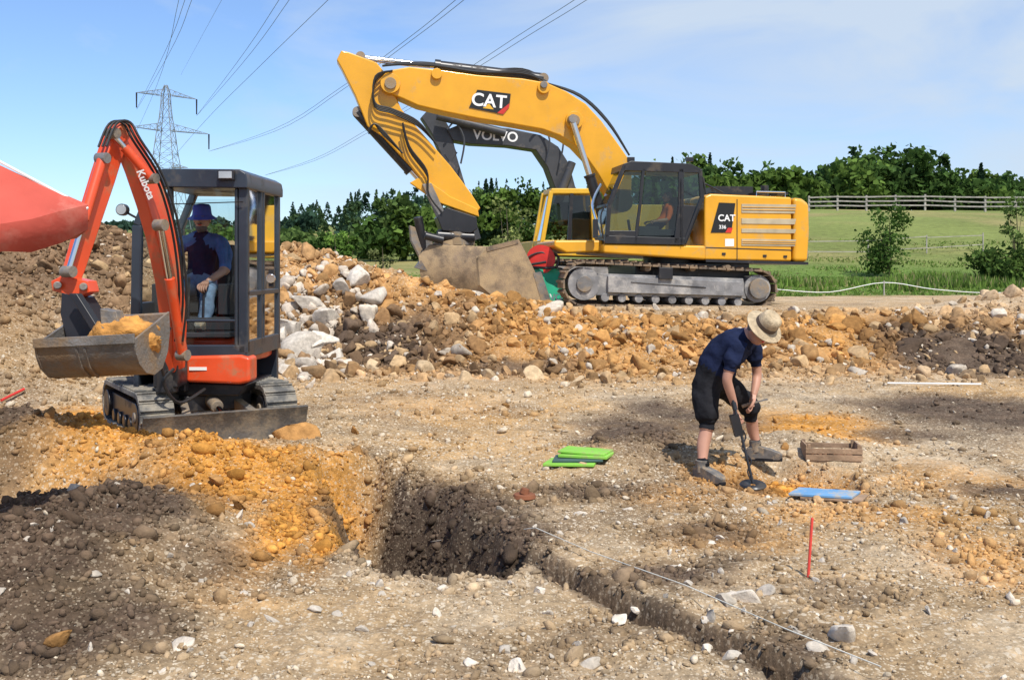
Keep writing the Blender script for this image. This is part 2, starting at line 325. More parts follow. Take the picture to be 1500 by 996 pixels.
# ---------------- rocks
def ico(sub):
    bm=bmesh.new(); bmesh.ops.create_icosphere(bm,subdivisions=sub,radius=1); v=np.array([w.co[:] for w in bm.verts]); f=np.array([[w.index for w in g.verts] for g in bm.faces]); bm.free(); return v,f
def rocks(name,pos,size,col,sub=1,flat=.7,sink=.25,lump=0):
    v,f=ico(sub); K=24; T=[]
    for k in range(K):
        t=v*rng.uniform([.7,.6,.55],[1.25,1.0,.95])
        if sub==1: t=t*rng.uniform(.62,1.15,(len(t),1))
        else:
            for _ in range(9):
                nrm=rng.normal(size=3); nrm/=np.linalg.norm(nrm); h=rng.uniform(.25,.68); dd=t@nrm; t=t-np.outer(np.maximum(dd-h,0),nrm)
            t*=1.4
            if lump: t=t*(1+rng.normal(0,lump,(len(t),1)))
        T.append(t)
    T=np.array(T); N=len(pos); t=T[rng.integers(0,K,N)]
    s=np.stack([rng.uniform(.8,1.25,N),rng.uniform(.7,1.1,N),rng.uniform(.6,1.0,N)*flat/.75],1)*size[:,None]
    t=t*s[:,None,:]
    q=rng.normal(size=(N,4)); q[:,1:3]*=.4; q/=np.linalg.norm(q,axis=1)[:,None]; w,x,y,z=q.T
    R=np.stack([1-2*(y*y+z*z),2*(x*y-z*w),2*(x*z+y*w),2*(x*y+z*w),1-2*(x*x+z*z),2*(y*z-x*w),2*(x*z-y*w),2*(y*z+x*w),1-2*(x*x+y*y)],1).reshape(N,3,3)
    t=np.einsum('nij,nkj->nki',R,t); p=np.array(pos,float)
    if p.shape[1]==2: p=np.column_stack([p,gh(p[:,0],p[:,1])+size*sink])
    vv=(t+p[:,None,:]).reshape(-1,3); ff=(f[None]+(np.arange(N)*len(v))[:,None,None]).reshape(-1,3)
    cc=np.repeat(np.clip(col,.01,.85),len(v),0)
    return mesh_np(name,vv,ff,3,cc,MR)
def scatter(n,ylo,yhi,pad=2.0):
    u=rng.uniform(1/yhi,1/ylo,n); y=1/u; x=rng.uniform(-1,1,n)*(y*.52+pad); return x,y
def inpit(x,y,m=.05): return polysd(x,y,PIT)<m
x,y=scatter(46000,3.2,17.5); k=~inpit(x,y)&~((fbm(x,y,.8,3,401)<-.1)&(rng.random(len(x))<.75)); x=x[k];y=y[k]
c,ch=gcol(x,y); k=rng.random(len(x))<(.2+.8*ch); x,y,c,ch=x[k],y[k],c[k],ch[k]
sz=np.clip(rng.lognormal(-4.8,.55,len(x)),.004,.042)*np.clip(y/6,.8,2.2); pale=(rng.random(len(x))<.42*ch)[:,None]
pc=np.array([.58,.485,.36])*rng.uniform(.7,1.2,(len(x),1)); cc=np.where(pale,pc,c*rng.uniform(.65,1.25,(len(x),1)))
rocks('gravel_stones',np.stack([x,y],1),sz,cc,1,flat=.6)
# heap rubble
n=60000; x=rng.uniform(-7.5,13,n); y=rng.normal(17.0,1.5,n); k=(y>14.0)&(y<21.5); x=x[k];y=y[k]
den=np.clip(ga(x,y,-3,17.5,4,2.4)+.85*ga(x,y,3,16.8,7,1.5)+.35*ga(x,y,10,18,4,2),0,1)*ss(-.6,.1,fbm(x,y,.9,3,455)); k=rng.random(len(x))<den; x=x[k];y=y[k]
c,_=gcol(x,y); sz=np.clip(rng.lognormal(-3.5,.62,len(x)),.014,.2); b=rng.random(len(x))
cc=np.where(b[:,None]<.82,c*rng.uniform(.65,1.35,(len(x),1)),np.where(b[:,None]<.94,np.array([.46,.31,.165]),np.array([.56,.48,.38]))*rng.uniform(.75,1.15,(len(x),1)))
big_=sz>.06
rocks('rubble_clods',np.stack([x,y],1)[~big_],sz[~big_],cc[~big_],1,flat=.85,sink=.1)
rocks('rubble_stones',np.stack([x,y],1)[big_],sz[big_],cc[big_],3,flat=.85,sink=.1,lump=.035)
pts=[];s=[]
for px,py,d,r in [(425,405,16.6,.3),(450,395,17,.26),(480,405,16.8,.28),(470,435,16.2,.3),(500,390,17.3,.22),(440,440,16.0,.28),(530,385,17.6,.26),(545,395,17.2,.2),(430,485,15.0,.2),(445,460,15.4,.22),(495,440,16.0,.2),(410,420,16.3,.25),(780,530,15.0,.2),(620,515,15.4,.16),(545,490,15.6,.15),(715,520,15.2,.12),(970,525,15,.12),(680,545,14.6,.12),(840,553,14.3,.12),(735,600,12.0,.07),(545,480,15.3,.12)]:
    pts.append(((px-750)/F*d,d)); s.append(r*.95)
s=np.array(s); cc=np.ones((len(s),3))*np.array([.64,.57,.48])*rng.uniform(.65,1.05,(len(s),1)); cc[12:]*=np.array([.85,.7,.5])
rocks('limestone_boulder',np.array(pts),s,cc,4,flat=.85,sink=.15,lump=.012)
n=800; x=rng.normal(-3.6,.6,n); y=rng.normal(16.2,.8,n); cc=np.array([.60,.51,.41])*rng.uniform(.55,1.15,(n,1)); rocks('limestone_debris',np.stack([x,y],1),np.clip(rng.lognormal(-3.0,.55,n),.02,.16),cc,2)
lst=[(935,878,.055),(975,880,.03),(1090,880,.09),(1065,885,.06),(1120,875,.05),(1040,905,.05),(1230,938,.085),(1200,950,.05),(1165,925,.04),(1190,905,.03),(265,955,.05),(460,900,.04),(530,825,.05),(850,750,.045),(830,758,.03),(1325,770,.045),(1445,765,.04),(400,918,.035),(110,822,.045),(905,910,.045),(865,965,.04),(740,945,.04),(690,965,.035),(1035,950,.045),(1070,960,.04),(970,905,.04),(735,748,.03),(635,720,.035),(760,975,.05),(530,920,.035),(495,905,.03),(1300,640,.04),(1330,632,.04),(600,580,.035),(740,597,.05),(570,560,.03),(1480,875,.04),(1010,860,.04),(920,745,.04),(1205,820,.03),(350,790,.04),(365,800,.035),(1250,968,.04),(640,900,.03),(650,860,.04),(1360,905,.035)]
pts=np.array([G(a,b) for a,b,_ in lst]); s=np.array([c for *_,c in lst])*1.05
ex_x=rng.uniform(-2.6,3.6,200); ex_y=rng.uniform(4.0,7.5,200); k=~inpit(ex_x,ex_y); pts=np.concatenate([pts,np.stack([ex_x,ex_y],1)[k]]); s=np.concatenate([s,rng.uniform(.012,.032,k.sum())])
cc=np.ones((len(s),3))*np.array([.58,.51,.42])*rng.uniform(.7,1.15,(len(s),1))
rocks('pale_stones',pts,s,cc,3,flat=.5,sink=.05,lump=.015)
lst=[(437,660,.19),(250,690,.08),(320,740,.09),(310,800,.09),(350,770,.07),(225,725,.08),(480,690,.07),(290,755,.06),(740,598,.07),(850,552,.1),(1150,665,.05),(930,650,.06),(200,680,.07),(90,960,.07),(140,700,.07),(520,650,.06),(520,690,.09),(545,700,.08)]
pts=np.array([G(a,b) for a,b,_ in lst]); s=np.array([c for *_,c in lst])*.9; cc=np.ones((len(s),3))*np.array([.38,.20,.07])*rng.uniform(.6,1.15,(len(s),1))
rocks('clay_boulders',pts,s,cc,3,flat=.85,sink=.15,lump=.05)
n=70000; x=rng.uniform(-5.5,3.3,n); y=rng.uniform(4.0,10,n); o=blob(ORG,x,y); d=np.maximum(blob(DRK,x,y),1.0*inpit(x,y,.1)); k=(rng.random(n)<np.maximum(o,d)*.85)&~((x+3)**2+(y-10)**2<1.2); x=x[k];y=y[k]
c,_=gcol(x,y); rocks('soil_clods',np.stack([x,y],1),np.clip(rng.lognormal(-4.35,.6,len(x)),.006,.08),c*rng.uniform(.7,1.4,(len(x),1)),1,flat=.85,sink=.15)
n=12000; x=rng.normal(-9,3,n); y=rng.normal(15,2.5,n); k=(y>10.5); x=x[k];y=y[k]; c,_=gcol(x,y); rocks('heap_clods',np.stack([x,y],1),np.clip(rng.lognormal(-3.8,.6,len(x)),.012,.12),c*rng.uniform(.7,1.4,(len(x),1)),1,flat=.85)
# ---------------- vegetation
def leaves(centers,size,cols):
    N=len(centers); a=rng.normal(size=(N,3)); a/=np.linalg.norm(a,axis=1)[:,None]; b=np.cross(a,rng.normal(size=(N,3))); b/=np.linalg.norm(b,axis=1)[:,None]
    s=(size*rng.uniform(.6,1.3,N))[:,None]; v=np.stack([centers-a*s-b*s*.6,centers+a*s-b*s*.3,centers+a*s*.8+b*s*.6,centers-a*s*.5+b*s*.8],1).reshape(-1,3)
    return v,np.arange(N*4).reshape(N,4),np.repeat(cols,4,0)
def decid(base,h,w,n,col,lsz,low=.25,nb=14):
    ctr=[];rad=[]
    for k in range(nb):
        t=rng.uniform(low,1); rr=w/2*math.sqrt(max(0,1-((t-.55)/.55)**2))*rng.uniform(.2,.85); an=rng.uniform(0,6.28)
        ctr.append((math.cos(an)*rr,math.sin(an)*rr,h*(t*.9))); rad.append(w*rng.uniform(.11,.23))
    ctr=np.array(ctr);rad=np.array(rad); k=rng.integers(0,nb,n); dirn=rng.normal(size=(n,3)); dirn/=np.linalg.norm(dirn,axis=1)[:,None]
    p=ctr[k]+dirn*(rad[k]*rng.uniform(.4,1.2,n))[:,None]*np.array([1,1,.85]); p[:,2]=np.maximum(p[:,2],h*.04)
    sh=(.7+.5*rng.random(nb))[k]*(.75+.4*(dirn[:,2]*.5+.5))*rng.uniform(.75,1.25,n)  # shading put into leaf colour: clump tops lighter, undersides darker, plus random tone
    return p+np.array(base),np.array(col)*sh[:,None],ctr+np.array(base)
def tree(name,x,y,h,w,n,col,lsz,low=.25,nb=14,trunk=.05):
    z=float(gh([x],[y])[0]); r=root(name,(x,y,z)); b=B().use('bark')
    p,c,ctr=decid((x,y,z),h,w,n,col,lsz,low,nb)
    b.tube([(x,y,z-.1),(x+.02*h,y,z+h*.35),(x,y,z+h*.85)],[trunk*h*.6,trunk*h*.4,trunk*h*.1],6)
    for q in ctr[:12]:
        b.tube([(x,y,z+h*low*.8),(V((x,y,z+h*low))+V(q))/2,V(q)],[trunk*h*.25,trunk*h*.15,trunk*h*.06],5)
    b.done('trunk_and_limbs',r)
    v,f,cc=leaves(p-np.array((x,y,z)),np.full(n,lsz),c); ob=mesh_np('crown',v,f,4,cc,ML); ob.parent=r
def mass(name,specs,n,lsz):
    vs=[];fs=[];cs=[];o=0
    for kind,x,y,h,w,col in specs:
        z=float(gh([x],[y])[0])
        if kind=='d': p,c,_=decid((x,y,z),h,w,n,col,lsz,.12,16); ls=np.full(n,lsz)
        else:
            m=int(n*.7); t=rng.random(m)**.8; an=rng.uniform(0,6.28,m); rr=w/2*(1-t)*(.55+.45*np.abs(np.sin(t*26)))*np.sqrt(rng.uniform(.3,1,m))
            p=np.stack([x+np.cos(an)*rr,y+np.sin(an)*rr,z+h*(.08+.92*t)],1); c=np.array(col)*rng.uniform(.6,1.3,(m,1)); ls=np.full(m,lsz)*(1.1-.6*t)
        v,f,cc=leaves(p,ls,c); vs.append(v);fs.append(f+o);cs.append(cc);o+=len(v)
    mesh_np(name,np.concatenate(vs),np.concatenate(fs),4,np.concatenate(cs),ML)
def topspec(kind,px,top,d,w,col):
    x=(px-750)/F*d; z=float(gh([x],[d])[0]); h=EH+(HZ-top)/F*d-z; return (kind,x,d,max(h,2),w,col)
gd=(.06,.11,.028); gl=(.11,.175,.038); gc=(.03,.06,.032)
S=[]
prof=[(960,232),(985,224),(1010,222),(1040,228),(1075,234),(1100,242),(1130,236),(1160,250),(1190,254),(1215,244),(1240,209),(1265,207),(1290,209),(1320,208),(1345,206),(1370,222),(1392,240),(1405,262),(1436,243),(1460,262),(1485,254),(1510,256),(1560,240),(1620,230),(1700,235)]
for px,top in prof:
    for k in range(4):
        S.append(topspec('d',px+rng.uniform(-14,14),top+(rng.uniform(-2,6) if k==0 else rng.uniform(8,45)),150+k*-5+rng.uniform(-4,4),rng.uniform(5,8.5),random.choice([gd,gl,gd,(.08,.14,.04)])))
for px,top in [(1437,240),(1250,216),(985,230),(1405,262),(1040,224)]: S.append(topspec('c',px,top,148,4,gc))
for px in range(1000,1200,14): S.append(topspec('d',px,rng.uniform(245,275),128,5,gl))
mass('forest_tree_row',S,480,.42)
S=[]
for k in range(360):
    px=rng.uniform(-300,1050); d=rng.uniform(260,420); tt=np.interp(px,[-300,150,400,440,520,600,700,760,1000],[330,325,312,292,276,268,264,262,260]); tt+= (420-d)*.13+rng.uniform(-4,7)
    S.append(topspec('c' if rng.random()<.8 else 'd',px,tt,d,rng.uniform(5,8),(.042,.082,.055) if rng.random()<.7 else (.07,.115,.05)))
mass('distant_forest',S,170,.7)
S=[]
for px,top,d,w in [(640,290,120,7),(670,285,125,7),(700,278,120,7),(735,270,118,6),(765,268,120,7),(790,272,120,7),(575,287,85,6),(600,305,85,5),(560,312,84,4.5),(620,305,100,6),(545,335,90,5),(420,348,110,7),(450,352,110,6),(400,342,115,7),(480,348,105,5),(520,348,105,5),(840,275,120,7),(880,270,125,8),(930,262,125,8),(350,345,115,8),(300,340,120,8),(240,345,120,8)]: S.append(topspec('d',px,top,d,w,random.choice([gd,gl,(.10,.155,.045)])))
for px in (712,720,560): S.append(topspec('c',px,262 if px>600 else 300,119,4,gc))
mass('hedgerow_trees',S,700,.3)
def tr(name,px,py,d,w,col,n=900,l=.09,low=.2,nb=12,tk=.03):
    x=(px-750)/F*d; z=float(gh([x],[d])[0]); h=EH+(HZ-py)/F*d-z; tree(name,x,d,h,w,n,col,l,low,nb,tk)
tr('small_tree',1302,298,42,2.3,(.085,.15,.035),2300,.062,.12,30,.02)
tr('small_tree',1488,270,38,1.5,(.12,.18,.05),620,.055,.3,14,.015)
tr('bush',1462,366,38,2.4,(.085,.14,.035),1700,.08,.05,18)
tr('bush',1505,372,36,1.8,(.08,.13,.03),1300,.08,.05,16)
tr('bush',490,326,36,1.1,(.18,.29,.06),900,.06,.05,14)
tr('bush',510,340,35,1.0,(.10,.18,.035),900,.06,.05,14)
tr('bush',742,288,45,2.5,(.20,.23,.075),1700,.075,.1,20)
tr('bush',560,350,34,1.2,(.14,.16,.06),500,.05,.1,10)
# grass blades
n=80000; y=1/rng.uniform(1/60,1/29.3,n); x=rng.uniform(-.6,.62,n)*y; z=gh(x,y); k=(y>29.6+1.5*fbm(x,y,3,3,301)); x,y,z=x[k],y[k],z[k]; n=len(x)
h=rng.uniform(.06,.28,n)*(.4+1.0*(fbm(x,y,2.5,3,555)>0))*(1-.6*ss(38,48,y)); an=rng.uniform(0,3.14,n); w=.02+.0005*y; p=np.stack([x,y,z-.02],1); dx=np.stack([np.cos(an)*w,np.sin(an)*w,0*an],1); tip=p+np.stack([rng.normal(0,.07,n),rng.normal(0,.07,n),h],1)
tone=(1+.35*fbm(x,y,4,4,577))[:,None]
g=np.array([.14,.22,.045])*rng.uniform(.6,1.4,(n,1))*tone; dr=(rng.random(n)<.16)[:,None]; g=np.where(dr,np.array([.34,.30,.14]),g)
mesh_np('grass',np.stack([p-dx,p+dx,tip],1).reshape(-1,3),np.arange(n*3).reshape(n,3),3,np.repeat(g,3,0),ML)
# ---------------- fences, tape
def rail_fence(name,px0,px1,d0,d1,h,rails,key,step=2.6,r=.06):
    x0=(px0-750)/F*d0; x1=(px1-750)/F*d1; L=math.hypot(x1-x0,d1-d0); n=int(L/step); r0=root(name,(x0,d0,0)); b=B().use(key); pts=[]
    for i in range(n+1):
        t=i/n; x=x0+(x1-x0)*t; y=d0+(d1-d0)*t; z=float(gh([x],[y])[0]); pts.append((x,y,z)); b.box((x,y,z+h/2),(r*2,r*2,h*1.1+random.uniform(0,.1)))
    b.done('posts',r0); b=B().use(key)
    for k in range(rails):
        hz=h*(.35+.6*k/max(1,rails-1))
        for p,q in zip(pts[:-1],pts[1:]): b.sweep([V(p)+V((0,-r*1.4,hz+random.uniform(-.04,.04))),V(q)+V((0,-r*1.4,hz+random.uniform(-.04,.04)))],.04,r*1.6,(0,1,0))
    b.done('rails',r0)
rail_fence('wooden_fence',1185,1720,103,96,1.45,3,'woodg',r=.085)
rail_fence('wire_fence',1090,1440,50,54,.9,2,'woodg',3.5,.025)
r=root('barrier_tape',P(1140,430,30)); b=B().use('white')
tp=[(1138,424,29.5),(1215,428,29.5),(1295,414,29.5),(1370,424,29.5),(1460,429,30),(1560,420,30)]
b.tube([P(*q) for q in tp],.012,5)
b.done('tape',r); b=B().use('woodg')
for q in (tp[0],tp[2],tp[4],tp[5]): p=P(*q); b.cyl(p+V((0,0,.05)),V((p.x,p.y,float(gh([p.x],[p.y])[0])-.1)),.02,n=6)
b.done('stakes',r)
# ---------------- pylon & wires
D=230; pc=P(243,125,D); r=root('electricity_pylon',(pc.x,D,6)); b=B().use('galv')
lv=[(125,.25),(138,.8),(152,.85),(172,1.1),(190,1.5),(208,1.8),(226,2.1),(244,2.5),(275,3.1),(310,3.8),(350,4.6)]
z=lambda py:EH-(py-HZ)/F*D
cs=[[V((pc.x+sx*w,D+sy*w,z(py))) for sx,sy in((-1,-1),(1,-1),(1,1),(-1,1))] for py,w in lv]
for a,c in zip(cs[:-1],cs[1:]):
    for k in range(4):
        b.cyl(a[k],c[k],.10,n=4); b.cyl(a[k],c[(k+1)%4],.05,n=4); b.cyl(a[(k+1)%4],c[k],.05,n=4); b.cyl(c[k],c[(k+1)%4],.05,n=4)
def arm(pyb,pyt,pxe,pyend):
    w=1.2; e=P(pxe,pyend,D); sg=1 if pxe>243 else -1
    roots=[V((pc.x+sg*w*.8,D-w,z(pyb))),V((pc.x+sg*w*.8,D+w,z(pyb))),V((pc.x+sg*w*.6,D,z(pyt)))]
    for q in roots: b.cyl(q,e,.08,n=4)
    for t in(.2,.4,.6,.8):
        g=[q.lerp(e,t) for q in roots]
        for k in range(3): b.cyl(g[k],g[(k+1)%3],.04,n=4)
        for k in range(3): b.cyl(roots[k].lerp(e,t-.2),g[(k+1)%3],.04,n=4)
for a in [(140,131,200,136),(140,131,288,146),(192,180,192,186),(192,180,306,197),(246,238,200,244),(246,238,275,246)]: arm(*a)
b.done('lattice_mast',r); b=B().use('rubber')
for px,py in [(200,136),(288,146),(192,186),(306,197)]: b.cyl(P(px,py,D),P(px,py+22,D),.2,.15,n=6)
b.done('insulators',r)
r=root('power_lines',P(243,150,D)); b=B().use('wire')
def wire(pts,rad=.026):
    W=[];R=[]; tot=[0]
    for a,c in zip(pts[:-1],pts[1:]): tot.append(tot[-1]+math.hypot(a[0]-c[0],a[1]-c[1]))
    for (px,py),t in zip(pts,tot):
        k=t/tot[-1]; d=1/((1-k)/D+k/48); W.append(P(px,py,d)); R.append(rad*(.45+.55*d/D)*1.1)
    b.tube(W,R,5)
wire([(200,160),(240,80),(271,0),(300,-90)]); wire([(201,160),(246,82),(281,0),(312,-90)]); wire([(192,210),(228,130),(262,0)],.02)
wire([(288,170),(345,95),(409,0),(450,-70)]); wire([(288,170),(352,97),(424,0),(470,-70)])
wire([(250,235),(300,178),(380,98),(481,0),(540,-60)])
wire([(306,222),(400,190),(500,128),(600,55),(668,0),(740,-60)]); wire([(306,222),(402,193),(503,131),(606,57),(680,0),(750,-60)])
wire([(388,257),(460,233),(535,192),(620,142),(690,98),(760,52),(842,0),(920,-55)]); wire([(388,257),(460,236),(540,194),(626,144),(700,99),(775,52),(860,0),(940,-55)])
wire([(265,110),(325,0),(350,-40)],.015)
b.done('conductors',r)
# ---------------- track generator
def track(b,f,cL,rL,cR,rR,w0,w1,n,th,rib,gap=.9):
    pts=[]; A=math.pi/2
    (uL,zL),(uR,zR)=cL,cR; tilt=math.atan2(zR-zL,uR-uL)
    for k in range(41): an=A+tilt+k/40*math.pi; pts.append((uL+rL*math.cos(an),zL+rL*math.sin(an)))
    for k in range(41): an=-A+tilt+k/40*math.pi; pts.append((uR+rR*math.cos(an),zR+rR*math.sin(an)))
    pts.append(pts[0]); L=[0]
    for a,c in zip(pts[:-1],pts[1:]): L.append(L[-1]+math.hypot(a[0]-c[0],a[1]-c[1]))
    L=np.array(L); pu=np.array([p[0] for p in pts]); pz=np.array([p[1] for p in pts]); tot=L[-1]
    o=f(0,0,0); eu=f(1,0,0)-o; ew=f(0,1,0)-o; ez=V((0,0,1))
    for k in range(n):
        s=(k+.5)/n*tot; ds=tot/n/2
        u=np.interp(s,L,pu);zz=np.interp(s,L,pz); u0,z0=np.interp(s-ds*.9,L,pu),np.interp(s-ds*.9,L,pz);u1,z1=np.interp(s+ds*.9,L,pu),np.interp(s+ds*.9,L,pz)
        t=(eu*(u1-u0)+ez*(z1-z0)).normalized(); nn=t.cross(ew).normalized(); R=Matrix((t,ew,nn)).transposed(); c=f(u,(w0+w1)/2,zz)
        cc=eu*(u-(uL+uR)/2)+ez*(zz-(zL+zR)/2)
        if nn.dot(cc)<0: nn=-nn
        b.box(c,(tot/n*gap,w1-w0,th),R); b.box(c+nn*(th/2+rib/2)-t*tot/n*.25,(tot/n*.22,(w1-w0)*.98,rib),R)
# ---------------- large excavator
def mapper(x0,y0,th):
    c,s=math.cos(th),math.sin(th)
    def m(px,py,w=0):
        a=(px-750)/F; u=(a*(y0+w*c)-x0+w*s)/(c-a*s); y=y0+u*s+w*c; return V((x0+u*c-w*s,y,EH-(py-HZ)/F*y))
    def L(u,w,z): return V((x0+u*c-w*s,y0+u*s+w*c,z))
    def inv(px,py,w):
        a=(px-750)/F; u=(a*(y0+w*c)-x0+w*s)/(c-a*s); y=y0+u*s+w*c; return u,EH-(py-HZ)/F*y
    return m,L,inv
TH=math.radians(9); x0=235/1500*23.6; m,L,inv=mapper(x0,23.6,TH); EX=root('excavator',(x0,23.6,.8),TH)
N=V((-math.sin(TH),math.cos(TH),0)); U=V((math.cos(TH),math.sin(TH),0)); UP=V((0,0,1))
def ring(pts,w): return [m(a,b_,w) for a,b_ in pts]
for side,(w0,w1) in enumerate(((-1.7,-1.1),(1.1,1.7))):
    cL=inv(857,416,-1.7); cR=inv(1112,423,-1.7); b=B().use('track'); track(b,L,cL,.45,cR,.39,w0,w1,50,.04,.035)
    b.done('track_belt_%d'%(side+1),EX)
    b=B(); wn=w0+.04; wf=w1-.04
    b.use('tframe'); rg=[(cL[0]+.30,cL[1]+.22),(cR[0]-.32,cR[1]+.22),(cR[0]-.25,cR[1]-.22),(cL[0]+.25,cL[1]-.24)]
    b.prism([L(u,w0+.10,z_) for u,z_ in rg],N*(wf-wn-.12))
    b.prism([L(cL[0]+.5,w0-.0,cL[1]+.17),L(cR[0]-.35,w0-.0,cR[1]+.14),L(cR[0]-.35,w0-.0,cR[1]-.16),L(cL[0]+.5,w0-.0,cL[1]-.18)],N*.12)
    for k in range(9):
        u=cL[0]+.45+k*(cR[0]-cL[0]-.9)/8; b.cyl(L(u,w0+.06,cL[1]-.29+k*(cR[1]-cL[1])/8),L(u,w1-.06,cL[1]-.29+k*(cR[1]-cL[1])/8),.09)
    for k in (1.4,2.4,3.2): b.use('track').cyl(L(cL[0]+k,w0+.1,cL[1]+.33),L(cL[0]+k,w1-.1,cL[1]+.32),.07)
    b.use('black'); b.box(L(cL[0]+1.75,w0-.01,cL[1]+.22),(.3,.1,.25),Matrix.Rotation(TH,3,'Z'))
    b.prism([L(cL[0]+1.0,w0-.02,cL[1]+.05),L(cR[0]-1.2,w0-.02,cR[1]+.04),L(cR[0]-1.2,w0-.02,cR[1]+.02),L(cL[0]+1.0,w0-.02,cL[1]+.03)],N*.03)
    b.use('tframe').cyl(L(cL[0],w0+.08,cL[1]),L(cL[0],w1-.08,cL[1]),.35,n=24); b.use('steel').cyl(L(cL[0],w0+.03,cL[1]),L(cL[0],w0+.1,cL[1]),.17,n=20)
    b.use('tframe').cyl(L(cR[0],w0+.08,cR[1]),L(cR[0],w1-.08,cR[1]),.30,n=24); b.use('steel').cyl(L(cR[0],w0-.03,cR[1]),L(cR[0],w0+.1,cR[1]),.22,n=20)
    b.done('track_frame_%d'%(side+1),EX,.015)
b=B().use('black'); c0=inv(990,392,0); b.box(L(c0[0],0,c0[1]-.15),(2.6,2.4,.5),Matrix.Rotation(TH,3,'Z')); b.cyl(L(c0[0],0,c0[1]-.1),L(c0[0],0,c0[1]+.42),.75,n=32); b.done('carbody_and_slew_ring',EX,.02)
W0=-1.42
b=B().use('yellow'); b.prism(ring([(884,357),(1034,360),(1034,381),(884,371)],W0),N*2.8); b.prism(ring([(812,352),(884,352),(884,369),(830,371),(812,362)],W0+.3),N*2.2)
b.prism(ring([(1032,288),(1042,284),(1160,289),(1160,383),(1032,381)],W0),N*2.84)
b.done('engine_housing',EX,.05,3)
b=B().use('yellow'); rg=[(1162,289),(1176,291),(1186,298),(1187,340),(1184,384),(1162,384)]; b.prism(ring(rg,W0+.02),N*2.8); b.done('counterweight',EX,.09,4)
b=B().use('decal')
b.prism([p-N*.012 for p in ring([(1041,341),(1053,297),(1077,298),(1071,341)],W0)],N*.01)
b.use('black')
for seam in (1079,): b.prism([p-N*.006 for p in ring([(seam,292),(seam+1.2,292),(seam+1.2,381),(seam,381)],W0)],N*.02)
b.prism([p-N*.006 for p in ring([(1034,362),(1160,366),(1160,367.5),(1034,363.5)],W0)],N*.02)
b.prism([p-N*.006 for p in ring([(1034,380),(1184,384),(1184,388),(1034,384)],W0+.02)],N*2.7)
for px in (1048,1080,1110,1140): b.box(m(px,286,-.9)+V((0,0,.02)),(.25,.5,.06),Matrix.Rotation(TH,3,'Z'))
for px,py in ((1060,372),(1120,375),(1150,376)): b.box(m(px,py,W0)-N*.01,(.08,.02,.05))
b.done('decal_and_seams',EX)
b=B().use('white'); b.prism([p-N*.008 for p in ring([(1062,350),(1075,350),(1075,361),(1062,361)],W0)],N*.004); b.done('warning_labels',EX)
b=B().use('red'); b.prism([p-N*.016 for p in ring([(1066,334),(1073,334),(1071,341),(1062,341)],W0)],N*.004); b.done('decal_triangle_side',EX)
b=B().use('silver')
for a,c in((299,312),(320,328),(335,341),(350,360)): b.prism([p-N*.015 for p in ring([(1086,a),(1166,a+1),(1164,c+1),(1086,c)],W0)],N*.03)
b.use('yellow')
for a in (303,307,353,356): b.prism([p-N*.03 for p in ring([(1087,a),(1165,a+1),(1165,a+2),(1087,a+1)],W0)],N*.03)
b.use('chrome').tube([m(1150,292,-1.2),m(1150,282,-1.2),m(1108,281,-1.2),m(1108,290,-1.2)],.018,6,False)
b.use('black').cyl(m(1120,290,.3),m(1120,272,.3),.09); b.box(m(1062,283,.3),(.9,1.2,.22),Matrix.Rotation(TH,3,'Z'))
b.done('grilles_and_exhaust',EX,.005)
text('CAT',m(1064,320,W0)-N*.016,U,UP,.20,'white',EX,'side_badge_text'); text('336',m(1058,333,W0)-N*.016,U,UP,.11,'white',EX,'side_model_text')
# cab
b=B().use('black'); wn,wf=-1.45,-.42; CW=N*(wf-wn)
b.prism(ring([(914,240),(925,236),(1012,240),(1026,247),(1028,254),(912,250)],wn),CW)
b.prism(ring([(888,345),(1004,349),(1003,359),(888,357)],wn),CW)
bars=[((889,357),(893,300)),((893,300),(915,243)),((930,357),(945,250)),((989,357),(997,249)),((1003,357),(1029,290)),((1029,290),(1026,248))]
for w in (wn,wf-.07):
    for (a,c) in bars[:2]+bars[4:6]: b.sweep([m(*a,w)+N*.04,m(*c,w)+N*.04],.08,.09,N)
b.sweep([m(931,357,wn)+N*.03,m(938,300,wn)+N*.03,m(943,247,wn)+N*.03],.06,.07,N)
b.sweep([m(991,357,wn)+N*.03,m(998,300,wn)+N*.03,m(998,247,wn)+N*.03],.06,.12,N)
b.prism(ring([(1000,300),(1020,302),(1003,350),(992,350)],wn+.01),N*.05)
b.prism(ring([(889,338),(932,338),(931,350),(889,350)],wn+.01),N*.05)
for a in ((889,346),(893,300)): b.sweep([m(*a,wn),m(*a,wn)+CW],.07,.07,UP)
b.prism([m(1003,357,wn),m(1003,357,wn)+CW,m(1023,305,wn)+CW,m(1023,305,wn)],U*.05)
b.done('cab_frame',EX,.012)
b=B().use('glassd')
for rg in ([(892,345),(895,301),(916,252),(940,252),(934,300),(930,345)],[(935,345),(941,300),(946,252),(995,252),(993,300),(989,345)],[(1003,298),(1000,252),(1023,252),(1026,290),(1022,298)]): b.add(ring(rg,wn+.035),[tuple(range(len(rg)))])
for a,c in (((890,350),(894,301)),((894,301),(916,250))): p,q=m(*a,wn),m(*c,wn); b.add([p,q,q+CW,p+CW],[(0,1,2,3)])
rg=[(892,345),(895,301),(916,252),(1023,252),(1026,290),(1010,345)]; b.add(ring(rg,wf-.03),[tuple(range(6))])
b.done('cab_glass',EX,recalc=False)
b=B().use('seat'); b.box(m(975,345,-.95),(.6,.55,.25),Matrix.Rotation(TH,3,'Z')); b.box(m(990,318,-.95),(.18,.5,.85),Matrix.Rotation(TH+.0,3,'Z')); b.box(m(948,340,-1.2),(.5,.12,.25),Matrix.Rotation(TH,3,'Z')); b.cyl(m(925,352,-.95),m(920,322,-.95),.03)
b.use('rubber').tube([m(904,290,-.4),m(893,275,-.2)],.02,6)
